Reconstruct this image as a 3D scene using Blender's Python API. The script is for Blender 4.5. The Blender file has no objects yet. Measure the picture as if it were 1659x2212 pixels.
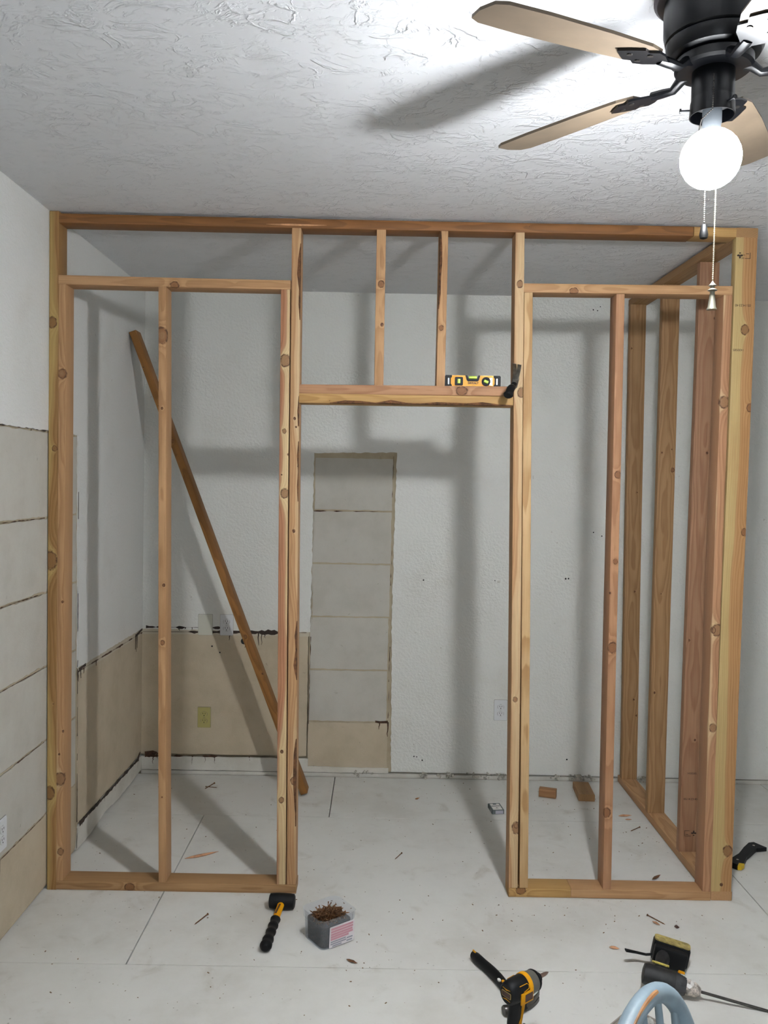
import bpy, bmesh, math, random
from mathutils import Vector as V, Matrix as M, noise as mnoise
from mathutils.geometry import tessellate_polygon

R = random.Random(11)
S = bpy.context.scene
COL = S.collection
PI = math.pi

# ------------------------------------------------------------------ camera, world, light, exposure
def camera():
    p, yw, r = -.0401, .0053, .0197
    cy, sy, cp, sp, cr, sr = math.cos(yw), math.sin(yw), math.cos(p), math.sin(p), math.cos(r), math.sin(r)
    f = V((sy*cp, cy*cp, sp)); rt = V((cy, -sy, 0)); up = rt.cross(f)
    X = cr*rt + sr*up; U = -sr*rt + cr*up
    c = bpy.data.cameras.new('camera'); o = bpy.data.objects.new('camera', c); COL.objects.link(o)
    m = M((X, U, -f)).transposed().to_4x4(); m.translation = V((1.3315, -3.3601, 1.7059))
    o.matrix_world = m
    c.sensor_fit = 'VERTICAL'; c.sensor_height = 36; c.lens = 1806.17/2212*36
    c.clip_start = .02
    S.camera = o
camera()

w = bpy.data.worlds.new('world'); S.world = w; w.use_nodes = True
w.node_tree.nodes['Background'].inputs[0].default_value = (.75, .86, 1, 1)
w.node_tree.nodes['Background'].inputs[1].default_value = .3

BULB = V((2.004, -1.6, 2.382)); BULB_R = .061; BULB_STRENGTH = 660
def added_fill_light():  # added area lamp for soft fill, shining through the added window
    l = bpy.data.lights.new('added_fill_light', 'AREA'); l.shape = 'RECTANGLE'; l.size = 2.0; l.size_y = 1.3
    l.energy = 16; l.color = (.86, .94, 1)
    o = bpy.data.objects.new('added_fill_light', l); COL.objects.link(o)
    o.location = (2.0, -4.75, 1.5); o.rotation_euler = (PI/2, 0, 0)
added_fill_light()

S.view_settings.view_transform = 'Standard'
S.view_settings.look = 'None'
S.view_settings.gamma = 1
S.view_settings.use_curve_mapping = False
S.view_settings.exposure = .95
S.cycles.max_bounces = 12
S.cycles.diffuse_bounces = 8
S.cycles.transparent_max_bounces = 12
S.cycles.caustics_reflective = False
S.cycles.caustics_refractive = False
S.cycles.sample_clamp_indirect = 4

# ------------------------------------------------------------------ materials
def lin(h):
    def c(v):
        v /= 255
        return v/12.92 if v <= .04045 else ((v+.055)/1.055)**2.4
    if isinstance(h, str):
        h = [int(h[i:i+2], 16) for i in (0, 2, 4)]
    return (c(h[0]), c(h[1]), c(h[2]), 1)

def nd(nt, t, ins=None, **pr):
    n = nt.nodes.new(t)
    for k, v in pr.items(): setattr(n, k, v)
    for k, v in (ins or {}).items():
        if isinstance(v, bpy.types.NodeSocket): nt.links.new(v, n.inputs[k])
        else: n.inputs[k].default_value = v
    return n
def math_(nt, op, a, b=None, c=None, clamp=False):
    i = {0: a}
    if b is not None: i[1] = b
    if c is not None: i[2] = c
    return nd(nt, 'ShaderNodeMath', i, operation=op, use_clamp=clamp).outputs[0]
def vmath(nt, op, a, b=None):
    i = {0: a}
    if b is not None: i[1] = b
    n = nd(nt, 'ShaderNodeVectorMath', i, operation=op)
    return n.outputs['Value'] if op in ('LENGTH', 'DOT_PRODUCT') else n.outputs[0]
def sstep(nt, x, a, b, lo=0, hi=1):
    return nd(nt, 'ShaderNodeMapRange', {0: x, 1: a, 2: b, 3: lo, 4: hi}, interpolation_type='SMOOTHSTEP').outputs[0]
def mixc(nt, f, a, b, bt='MIX'):
    n = nd(nt, 'ShaderNodeMix', {0: f, 6: a, 7: b}, data_type='RGBA', blend_type=bt, clamp_factor=True)
    return n.outputs[2]
def noise(nt, vec, sc, det=3, rough=.5, dist=0):
    return nd(nt, 'ShaderNodeTexNoise', {'Vector': vec, 'Scale': sc, 'Detail': det, 'Roughness': rough, 'Distortion': dist}).outputs[0]
def newmat(name):
    m = bpy.data.materials.new(name); m.use_nodes = True
    nt = m.node_tree; b = nt.nodes['Principled BSDF']
    return m, nt, b
def objco(nt): return nd(nt, 'ShaderNodeTexCoord').outputs['Object']
def bump(nt, b, h, dist, strength=1):
    n = nd(nt, 'ShaderNodeBump', {'Height': h, 'Distance': dist, 'Strength': strength})
    nt.links.new(n.outputs[0], b.inputs['Normal'])

def flat(name, col, rough=.5, metal=0, var=.0, vs=40, bmp=0, spec=None, coat=0):
    m, nt, b = newmat(name)
    c = lin(col) if isinstance(col, (str, list, tuple)) and (isinstance(col, str)) else col
    b.inputs['Roughness'].default_value = rough; b.inputs['Metallic'].default_value = metal
    if spec is not None: b.inputs['Specular IOR Level'].default_value = spec
    if coat: b.inputs['Coat Weight'].default_value = coat
    co = objco(nt)
    if var:
        n = noise(nt, co, vs, 4, .6)
        d = tuple(x*(1-var) for x in c[:3])+(1,); l = tuple(min(1, x*(1+var)) for x in c[:3])+(1,)
        nt.links.new(mixc(nt, sstep(nt, n, .3, .7), d, l), b.inputs['Base Color'])
    else: b.inputs['Base Color'].default_value = c
    if bmp: bump(nt, b, noise(nt, co, vs*4, 3), bmp)
    return m

def wl(h): return tuple(v*.77 for v in lin(h)[:3])+(1,)
def wood(name, base='b98a5e', late='8f5f3a', sap='d8b684', seed=0., knots=(), sapd=.05, cx=.0, cy=.09, ring=.0052, contrast=.55, pink=0):
    """cut lumber: local Z runs along the grain; knots = (u, v, z, radius)"""
    m, nt, b = newmat(name)
    co = objco(nt)
    sep = nd(nt, 'ShaderNodeSeparateXYZ', {0: co})
    off = vmath(nt, 'ADD', vmath(nt, 'MULTIPLY', co, (1, 1, .22)), (seed*1.7, seed*.9, seed*2.3))
    n1 = math_(nt, 'SUBTRACT', noise(nt, off, 5, 2, .5), .5)
    n2 = math_(nt, 'SUBTRACT', noise(nt, off, 22, 2, .5), .5)
    warp = math_(nt, 'ADD', math_(nt, 'MULTIPLY', n1, .045), math_(nt, 'MULTIPLY', n2, .008))
    kin, kring = None, None
    for (u, v, z, r) in knots:
        q = vmath(nt, 'MULTIPLY', vmath(nt, 'SUBTRACT', co, (u, v, z)), (1/r, .7/r, .82/r))
        wob = math_(nt, 'MULTIPLY', math_(nt, 'SUBTRACT', noise(nt, co, 90, 2), .5), .5)
        d = math_(nt, 'ADD', vmath(nt, 'LENGTH', q), wob)
        i = sstep(nt, d, .8, 1.15, 1, 0)
        rg = math_(nt, 'MULTIPLY', sstep(nt, d, .72 if r > .0065 else .0, .95 if r > .0065 else .05), sstep(nt, d, .98, 1.22, 1, 0))
        wp = math_(nt, 'MULTIPLY', math_(nt, 'DIVIDE', 1, math_(nt, 'ADD', 1, math_(nt, 'MULTIPLY', d, d))), r*1.3)
        warp = math_(nt, 'ADD', warp, wp)
        kin = i if kin is None else math_(nt, 'MAXIMUM', kin, i)
        kring = rg if kring is None else math_(nt, 'MAXIMUM', kring, rg)
    du = math_(nt, 'SUBTRACT', sep.outputs[0], cx); dv = math_(nt, 'SUBTRACT', sep.outputs[1], cy)
    rho = math_(nt, 'ADD', math_(nt, 'SQRT', math_(nt, 'ADD', math_(nt, 'MULTIPLY', du, du), math_(nt, 'MULTIPLY', dv, dv))), warp)
    fr = math_(nt, 'FRACT', math_(nt, 'DIVIDE', rho, ring))
    lw = math_(nt, 'MULTIPLY', sstep(nt, fr, .15, .85), sstep(nt, fr, .88, 1, 1, 0))
    col = mixc(nt, math_(nt, 'MULTIPLY', lw, contrast), wl(base), wl(late))
    sapm = sstep(nt, rho, cy+sapd-.004, cy+sapd+.004)
    sapc = mixc(nt, math_(nt, 'MULTIPLY', lw, .3), wl(sap), wl(base))
    col = mixc(nt, sapm, col, sapc)
    fib = noise(nt, vmath(nt, 'ADD', vmath(nt, 'MULTIPLY', co, (1, 1, .012)), (seed, 0, seed)), 420, 3, .6)
    col = mixc(nt, 1, col, nd(nt, 'ShaderNodeCombineColor', {0: sstep(nt, fib, .2, .8, .84, 1.1), 1: sstep(nt, fib, .2, .8, .83, 1.1), 2: sstep(nt, fib, .2, .8, .82, 1.1)}).outputs[0], 'MULTIPLY')
    blot = noise(nt, off, 9, 4, .6)
    col = mixc(nt, sstep(nt, blot, .5, .8, 0, .35), col, wl(late))
    if kin is not None:
        col = mixc(nt, math_(nt, 'MULTIPLY', kin, .75), col, lin('6d4526'))
        col = mixc(nt, math_(nt, 'MULTIPLY', kring, sstep(nt, noise(nt, co, 70, 2), .35, .6, .25, .95)), col, lin('4a2c18'))
    nt.links.new(col, b.inputs['Base Color'])
    b.inputs['Roughness'].default_value = .62; b.inputs['Specular IOR Level'].default_value = .3
    bump(nt, b, math_(nt, 'ADD', fib, math_(nt, 'MULTIPLY', lw, .5)), .0004, .5)
    return m

def paint_wall(name, col, rough, stain='a59a82', amt=.25, tex=.0012, sc=70, spec=.45):
    m, nt, b = newmat(name); co = objco(nt)
    a = noise(nt, co, sc, 4, .55, .3)
    v = nd(nt, 'ShaderNodeTexVoronoi', {'Vector': co, 'Scale': sc*1.1}, feature='SMOOTH_F1').outputs[0]
    h = math_(nt, 'ADD', sstep(nt, a, .35, .68), math_(nt, 'MULTIPLY', v, .5))
    dirt = noise(nt, co, 2.3, 6, .62)
    c = mixc(nt, sstep(nt, dirt, .5, .82, 0, amt), lin(col), lin(stain))
    speck = noise(nt, co, 34, 2, .4)
    c = mixc(nt, sstep(nt, speck, .74, .80, 0, .35), c, lin('807460'))
    nt.links.new(c, b.inputs['Base Color'])
    b.inputs['Roughness'].default_value = rough; b.inputs['Specular IOR Level'].default_value = spec
    bump(nt, b, h, tex, .8)
    return m
def ceiling_mat():
    m, nt, b = newmat('ceiling_knockdown'); co = objco(nt)
    q = vmath(nt, 'MULTIPLY', co, (1, 1.35, 1))
    def strokes(sc, wd, msc, lo, hi, mid):
        a = noise(nt, q, sc, 4, .5, 1.6)
        r = math_(nt, 'SUBTRACT', 1, sstep(nt, math_(nt, 'ABSOLUTE', math_(nt, 'SUBTRACT', a, mid)), 0, wd))
        return math_(nt, 'MULTIPLY', r, sstep(nt, noise(nt, q, msc, 3, .55), lo, hi))
    plat = sstep(nt, noise(nt, q, 10, 5, .6, .6), .5, .58)
    h = math_(nt, 'ADD', math_(nt, 'ADD', strokes(6, .045, 10, .46, .58, .5), math_(nt, 'MULTIPLY', strokes(14, .055, 17, .48, .6, .52), .7)), math_(nt, 'MULTIPLY', plat, .45))
    b.inputs['Base Color'].default_value = lin('e3e4e7')
    b.inputs['Roughness'].default_value = .5; b.inputs['Specular IOR Level'].default_value = .35
    bump(nt, b, h, .0034, .8)
    return m
def floor_mat():
    m, nt, b = newmat('floor_white_paint'); co = nd(nt, 'ShaderNodeNewGeometry').outputs['Position']
    d = noise(nt, co, 1.6, 6, .65); d2 = noise(nt, co, 7, 5, .6, .6)
    c = mixc(nt, sstep(nt, d, .42, .75, 0, .5), lin('d6d5d0'), lin('b2ada3'))
    c = mixc(nt, sstep(nt, d2, .56, .8, 0, .35), c, lin('978c78'))
    sp = nd(nt, 'ShaderNodeTexVoronoi', {'Vector': co, 'Scale': 24, 'Randomness': 1}).outputs
    big = sstep(nt, noise(nt, co, 3.1, 2), .42, .6)
    dots = math_(nt, 'MULTIPLY', sstep(nt, sp[0], .03, .11, 1, 0), big)
    c = mixc(nt, math_(nt, 'MULTIPLY', dots, .55), c, lin('5c5040'))
    scr = noise(nt, vmath(nt, 'MULTIPLY', co, (1, 5, 1)), 14, 5, .7, 1.2)
    c = mixc(nt, sstep(nt, scr, .66, .72, 0, .4), c, lin('8d8370'))
    nt.links.new(c, b.inputs['Base Color'])
    nt.links.new(sstep(nt, d2, .3, .7, .38, .6), b.inputs['Roughness'])
    b.inputs['Specular IOR Level'].default_value = .35
    bump(nt, b, noise(nt, co, 60, 4), .0006, .5)
    return m
def block_mat(name, col, dark):
    m, nt, b = newmat(name); co = nd(nt, 'ShaderNodeNewGeometry').outputs['Position']
    a = noise(nt, co, 5, 6, .65); f = noise(nt, co, 160, 3, .6)
    c = mixc(nt, sstep(nt, a, .35, .75, 0, .6), lin(col), lin(dark))
    sm = noise(nt, co, 26, 4, .6, .5)
    c = mixc(nt, sstep(nt, sm, .68, .78, 0, .4), c, lin('5f5038'))
    nt.links.new(c, b.inputs['Base Color']); b.inputs['Roughness'].default_value = .85
    bump(nt, b, f, .0012, .7)
    return m
def see_through(name, col, clear, rough=.25):
    m, nt, b = newmat(name)
    b.inputs['Base Color'].default_value = lin(col); b.inputs['Roughness'].default_value = rough
    t = nd(nt, 'ShaderNodeBsdfTransparent', {0: (.97, .98, 1, 1)})
    tl = nd(nt, 'ShaderNodeBsdfTranslucent', {0: lin(col)})
    mx0 = nd(nt, 'ShaderNodeMixShader', {0: .5, 1: b.outputs[0], 2: tl.outputs[0]})
    mx = nd(nt, 'ShaderNodeMixShader', {0: clear, 1: mx0.outputs[0], 2: t.outputs[0]})
    out = [n for n in nt.nodes if n.type == 'OUTPUT_MATERIAL'][0]
    nt.links.new(mx.outputs[0], out.inputs[0])
    return m
def emit(name, col, st):
    m, nt, b = newmat(name)
    b.inputs['Base Color'].default_value = (.9, .9, .9, 1)
    b.inputs['Emission Color'].default_value = col; b.inputs['Emission Strength'].default_value = st
    return m

def bulb_mat():
    m, nt, b = newmat('bulb_glow')
    b.inputs['Base Color'].default_value = (.9, .9, .9, 1)
    b.inputs['Emission Color'].default_value = (.93, .96, 1, 1)
    n = nd(nt, 'ShaderNodeSeparateXYZ', {0: nd(nt, 'ShaderNodeNewGeometry').outputs['Normal']}).outputs[2]
    nt.links.new(sstep(nt, n, -.5, .62, BULB_STRENGTH, BULB_STRENGTH*.012), b.inputs['Emission Strength'])
    return m

MT = dict(
    wall=paint_wall('white_wall_paint', 'dadad5', .25, tex=.0016, spec=.5),
    wallL=paint_wall('white_left_wall_paint', 'd9d9d6', .5),
    ceil=ceiling_mat(), floor=floor_mat(),
    under=flat('dark_gap', '17140f', .9),
    mortar=block_mat('tan_mortar', 'b2a68e', '8f8068'),
    block=block_mat('grey_block', 'bab7ae', 'a8a398'),
    cream=block_mat('cream_paint', 'bbae98', 'a59780'),
    band=block_mat('cream_band', 'c0b8a6', 'a89c86'),
    skirt=block_mat('white_skim', 'cfccc4', 'b5b0a4'),
    glue=flat('brown_glue', '452c1a', .8, var=.5, vs=60),
    tar=flat('dark_glue', '2a1d15', .8, var=.4, vs=60),
    bark=flat('bark', '5b3a20', .9, var=.5, vs=50, bmp=.002),
    black=flat('black_rubber', '090a0c', .55, var=.2, vs=30, spec=.22),
    fanblack=flat('fan_black', '030407', .36, spec=.3),
    yellow=flat('tool_yellow', 'd39200', .45, spec=.3),
    steel=flat('dark_steel', '4a4744', .32, .9, var=.2, vs=30),
    shiny=flat('bright_steel', 'b8b6b0', .22, 1),
    grey=flat('grey_plastic', '55534d', .45),
    white=flat('white_plastic', 'd0d1d3', .35),
    blank=flat('blank_plate', 'c4c3b6', .45),
    almond=flat('almond_plastic', 'a39a5e', .4),
    plate_shadow_rim=flat('plate_shadow_rim', '7d7b74', .6), ring_grey=flat('ring_grey', '77766f', .6),
    slot=flat('slot_black', '050505', .7),
    ink=flat('ink', '2a1d14', .8),
    screw=flat('bronze_screw', '7d5a3e', .3, .8, var=.5, vs=60),
    splint=flat('split_wood', 'b98a66', .7, var=.25, vs=40),
    bluepaint=flat('blue_grey_paint', '7b8b94', .5, var=.12, vs=14),
    worn=flat('worn_wood', '8f6238', .6, var=.3, vs=25),
    tub=see_through('clear_plastic', 'dfe6ec', .84),
    lid=see_through('frosted_lid', 'c2b8ae', .4, .4),
    label=flat('label_white', 'dcd6d8', .5), pink=flat('label_pink', 'c08a94', .5), lgrey=flat('label_grey', '8f8f98', .5),
    vial=flat('vial_green', 'b9d84a', .2),
    screen=see_through('dust_plastic', 'd8d2c8', .0),
    bulb=bulb_mat(),
    neck=flat('bulb_neck', '80868c', .5),
    paper=flat('paper', 'd7d4cf', .6), dirtgrey=flat('dusty_black', '121213', .6, var=.75, vs=60),
    packgrey=flat('carton_grey', '55605f', .5), debris=flat('debris', '7a6248', .9, var=.5, vs=300),
    crumb=flat('plaster_crumb', 'a9a59a', .9, var=.35, vs=80),
    blade=flat('fan_blade', '5c5042', .45, var=.15, vs=8),
    brown=flat('dark_red_label', '3a1e14', .5),
)

# ------------------------------------------------------------------ mesh helpers
def link(name, me, mats, parent=None, smooth=False):
    o = bpy.data.objects.new(name, me); COL.objects.link(o)
    for m in (mats if isinstance(mats, (list, tuple)) else [mats]): me.materials.append(m)
    if parent: o.parent = parent
    if smooth:
        me.polygons.foreach_set('use_smooth', [True]*len(me.polygons)); me.update()
        if smooth != 'all':
            try: me.set_sharp_from_angle(angle=math.radians(38))
            except Exception: pass
    return o
def obj(name, bm, mats, parent=None, smooth=False, recalc=True):
    if recalc: bmesh.ops.recalc_face_normals(bm, faces=bm.faces)
    me = bpy.data.meshes.new(name); bm.to_mesh(me); bm.free()
    return link(name, me, mats, parent, smooth)
def tag(o, label, cat, group=None):
    o['label'] = label; o['category'] = cat
    if group: o['group'] = group
    return o
def empty(name, label=None, cat=None, mat=None, group=None):
    o = bpy.data.objects.new(name, None); COL.objects.link(o); o.empty_display_size = .05
    if mat is not None: o.matrix_world = mat
    if label: tag(o, label, cat, group)
    return o
def T(x, y, z): return M.Translation((x, y, z))
def RX(a): return M.Rotation(a, 4, 'X')
def RY(a): return M.Rotation(a, 4, 'Y')
def RZ(a): return M.Rotation(a, 4, 'Z')
def frame(o, z, x):
    """matrix with local Z along z, local X near x"""
    z = V(z).normalized(); x = V(x); x = (x - z*x.dot(z)).normalized(); y = z.cross(x)
    m = M((x, y, z)).transposed().to_4x4(); m.translation = V(o); return m
def B(): return bmesh.new()
def box(bm, c, s, mat=None, mi=0, bev=0):
    r = bmesh.ops.create_cube(bm, size=1)
    vs = r['verts']
    bmesh.ops.scale(bm, vec=s, verts=vs); bmesh.ops.translate(bm, vec=c, verts=vs)
    fs = list({f for v in vs for f in v.link_faces})
    if bev:
        es = list({e for v in vs for e in v.link_edges})
        q = bmesh.ops.bevel(bm, geom=es, offset=bev, segments=2, profile=.5, affect='EDGES')
        fs = list(set(q['faces']) | {f for f in fs if f.is_valid})
        vs = list({v for f in fs for v in f.verts})
    for f in fs: f.material_index = mi
    if mat is not None: bmesh.ops.transform(bm, matrix=mat, verts=vs)
    return vs
def rings(bm, loops, mi=0, cap=True, closed=False):
    """skin a list of equal-length vertex loops"""
    L = [[bm.verts.new(p) for p in lp] for lp in loops]; n = len(L[0])
    rng = range(len(L)) if closed else range(len(L)-1)
    for i in rng:
        a, b = L[i], L[(i+1) % len(L)]
        for k in range(n):
            f = bm.faces.new((a[k], a[(k+1) % n], b[(k+1) % n], b[k])); f.material_index = mi
    if cap and not closed:
        bm.faces.new(L[0][::-1]).material_index = mi; bm.faces.new(L[-1]).material_index = mi
    return L
def lathe(bm, prof, seg=24, mat=None, mi=0, cap=True):
    """profile (radius, z) around local Z"""
    mat = mat or M.Identity(4)
    rings(bm, [[mat @ V((max(r, 1e-5)*math.cos(2*PI*k/seg), max(r, 1e-5)*math.sin(2*PI*k/seg), z)) for k in range(seg)] for r, z in prof], mi, cap)
def cyl(bm, a, b, r, r2=None, seg=16, mi=0):
    a, b = V(a), V(b); L = (b-a).length
    x = V((1, 0, 0)) if abs((b-a).normalized().x) < .9 else V((0, 1, 0))
    lathe(bm, [(r, 0), (r if r2 is None else r2, L)], seg, frame(a, b-a, x), mi)
def tube(bm, pts, rad, seg=10, mi=0, flatx=1., up=(0, 0, 1), cap=True):
    pts = [V(p) for p in pts]; lp = []
    for i, p in enumerate(pts):
        d = (pts[min(i+1, len(pts)-1)] - pts[max(i-1, 0)]).normalized()
        u = V(up)
        if abs(d.dot(u)) > .97: u = V((0, 1, 0)) if abs(d.y) < .9 else V((1, 0, 0))
        s = d.cross(u).normalized(); t = s.cross(d)
        r = rad[i] if isinstance(rad, (list, tuple)) else rad
        lp.append([p + s*(r*flatx*math.cos(2*PI*k/seg)) + t*(r*math.sin(2*PI*k/seg)) for k in range(seg)])
    rings(bm, lp, mi, cap)
def prism(bm, pts, z0, z1, mat=None, mi=0):
    mat = mat or M.Identity(4)
    a = [bm.verts.new(mat @ V((x, y, z0))) for x, y in pts]; b = [bm.verts.new(mat @ V((x, y, z1))) for x, y in pts]
    n = len(pts)
    for k in range(n): bm.faces.new((a[k], a[(k+1) % n], b[(k+1) % n], b[k])).material_index = mi
    for t in tessellate_polygon([[V((x, y, 0)) for x, y in pts]]):
        for q, flip in ((a, True), (b, False)):
            vs = [q[i] for i in t]
            try: bm.faces.new(vs[::-1] if flip else vs).material_index = mi
            except ValueError: pass
def rrect(w, h, r, n=4):
    o = []
    for cx, cy, a0 in ((w/2-r, h/2-r, 0), (-w/2+r, h/2-r, 90), (-w/2+r, -h/2+r, 180), (w/2-r, -h/2+r, 270)):
        for k in range(n+1):
            a = math.radians(a0+90*k/n); o.append((cx+r*math.cos(a), cy+r*math.sin(a)))
    return o
def jag(pts, step, amp, skip=()):
    """roughen the edges of a closed outline; skip = indices of edges kept straight"""
    o = []; n = len(pts)
    for i in range(n):
        a, b = V(pts[i]), V(pts[(i+1) % n]); o.append(tuple(a))
        if i in skip: continue
        L = (b-a).length; k = int(L/step); nn = V((-(b-a).y, (b-a).x))/max(L, 1e-6)
        for j in range(1, k):
            q = a.lerp(b, j/k) + nn*R.uniform(-amp, amp); o.append(tuple(q))
    return o
# wall-plane mapping: 'B' back wall (a = X, front faces -Y), 'L' left wall (a = Y, front faces +X)
D = 1.358; H = 2.74
def wallmat(side, depth):
    # local x = a, local y = z, local z = towards the room
    if side == 'B': return M(((1, 0, 0, 0), (0, 0, -1, D+depth), (0, 1, 0, 0), (0, 0, 0, 1)))
    return M(((0, 0, 1, -depth), (1, 0, 0, 0), (0, 1, 0, 0), (0, 0, 0, 1)))
def wall_piece(name, side, pts, depth, thick, mat, parent):
    bm = B(); prism(bm, pts, 0, thick, wallmat(side, depth+thick)); return obj(name, bm, mat, parent)

def board(name, p0, p1, xd, wx, wy, parent, label=None, wane=None, end=None, **wk):
    """a length of lumber from p0 to p1 (centre line); local X = xd, width wx, depth wy"""
    L = (V(p1)-V(p0)).length; m = frame(p0, V(p1)-V(p0), xd)
    n = max(2, int(L/.06)) if wane else max(2, int(L/.25))
    bm = B(); loops = []; sd = R.uniform(0, 99); cr = []
    for i in range(n+1):
        z = L*i/n; lp = []; rr = []
        bow = .0012*math.sin(sd+z*2.1); bow2 = .001*math.sin(sd*2+z*1.7)
        for ci, (sx, sy, a0) in enumerate(((1, 1, 0), (-1, 1, 90), (-1, -1, 180), (1, -1, 270))):
            r = .0028
            if wane and wane[0] == ci:
                q = mnoise.noise(V((sd, z*3.3, 0)))*.7 + mnoise.noise(V((sd, z*17, 3)))*.45 + wane[2]
                r = .0028 + max(0, q)*wane[1]
            rr.append(r)
            for k in range(3):
                a = math.radians(a0+45*k)
                lp.append((sx*(wx/2-r)+r*math.cos(a)+bow, sy*(wy/2-r)+r*math.sin(a)+bow2, z))
        loops.append(lp); cr.append(rr)
    Ls = rings(bm, loops)
    if wane:
        bm.faces.ensure_lookup_table(); idx = {v: i for i, lp in enumerate(Ls) for v in lp}
        base = wane[0]*3
        for i in range(n):
            if max(cr[i][wane[0]], cr[i+1][wane[0]]) > .0055:
                for k in (0, 1):
                    vs = {Ls[i][base+k], Ls[i][base+k+1]}
                    for f in Ls[i][base+k].link_faces:
                        if vs <= set(f.verts) and Ls[i+1][base+k] in f.verts: f.material_index = 1
    kn = list(wk.pop('knots', ()))
    nk = wk.pop('nk', max(1, int(L/.7)))
    for _ in range(nk):
        u = R.uniform(-.45, .45)*wx; v = R.choice((-1, -1, 1))*wy/2*R.uniform(.8, 1)
        kn.append((u, v, R.uniform(.05, .95)*L, R.choice((.003, .004, .005, .009, .003))))
    mat = wood(name+'_wood', seed=R.uniform(0, 40), knots=kn, **wk)
    o = obj(name, bm, [mat, MT['bark']], parent, smooth=True)
    o.matrix_world = m if not parent else parent.matrix_world.inverted() @ m
    if label: o['label'] = label
    return o

# ------------------------------------------------------------------ the room
def struct(o): o['kind'] = 'structure'; return o
XR, YF = 4.5, -4.6      # right wall, wall behind the camera

def make_floor():
    bm = B(); box(bm, ((XR-.2)/2, (YF+D)/2, -.055), (XR+.4, D-YF+.4, .07))
    fl = struct(obj('floor', bm, MT['under']))
    def panel(x0, x1, y0, y1, g=.002, gy=None):
        bm = B(); gy = g if gy is None else gy
        box(bm, ((x0+x1)/2, (y0+y1)/2, -.009), (x1-x0-2*g, y1-y0-2*gy, .018), bev=.0008)
        obj('floor_panel', bm, MT['floor'], fl)
    rows = ((.778, D-.012, (-.05, 1.107, 3.54, XR)), (-.513, .778, (-.05, .48, 2.908, XR)), (-1.74, -.513, (-.05, 2.9, XR)),
            (-2.96, -1.74, (-.05, .6, 3.04, XR)), (YF, -2.96, (-.05, 1.5, 3.9, XR)))
    for y0, y1, xs in rows:
        for a, b in zip(xs, xs[1:]): panel(a, b, y0, y1, .0022, .0012)
    return fl
FLOOR = make_floor()

def make_ceiling():
    bm = B(); box(bm, ((XR-.2)/2, (YF+D)/2, H+.05), (XR+.6, D-YF+.6, .1)); return struct(obj('ceiling', bm, MT['ceil']))
make_ceiling()

def drips(name, side, path, th, depth, mat, parent, drip=.0, ndrip=0, gaps=.0):
    """an irregular smear along a path of (a, z) points with a few drips hanging below it"""
    bm = B(); m = wallmat(side, depth)
    pts = []
    for i in range(len(path)-1):
        a, b = V(path[i]), V(path[i+1]); k = max(1, int((b-a).length/.018))
        for j in range(k): pts.append(a.lerp(b, j/k))
    pts.append(V(path[-1]))
    seg = []; on = True
    for i, p in enumerate(pts):
        if R.random() < gaps: on = not on
        w = th*(.35+1.1*abs(mnoise.noise(V((p.x*9, p.y*9, depth*7+th*50)))) + R.uniform(-.12, .25))
        if not on: w *= .12
        seg.append((p, w))
    d = (V(path[-1])-V(path[0])).normalized(); nn = V((-d.y, d.x))
    up = [(p+nn*w*R.uniform(.3, .7)) for p, w in seg]; dn = [(p-nn*w*R.uniform(.3, .7)) for p, w in seg]
    for i in range(len(seg)-1):
        q = [up[i], up[i+1], dn[i+1], dn[i]]
        if q[0] == q[3]: continue
        prism(bm, [tuple(v) for v in q], 0, .0012, m)
    for _ in range(int(ndrip*.6+.5)):
        p, w = R.choice(seg); L = drip*R.uniform(.3, 1); ww = R.uniform(.002, .005)
        x = p.x; z = p.y; lp = []
        for j in range(6):
            lp.append((x+R.uniform(-.002, .002)*j*.5, z-L*j/5))
        for j in range(5):
            w2 = ww*(1-j/5*.7); w3 = ww*(1-(j+1)/5*.7)
            prism(bm, [(lp[j][0]-w2, lp[j][1]), (lp[j][0]+w2, lp[j][1]), (lp[j+1][0]+w3, lp[j+1][1]), (lp[j+1][0]-w3, lp[j+1][1])], 0, .001, m)
    return obj(name, bm, mat, parent)

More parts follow.
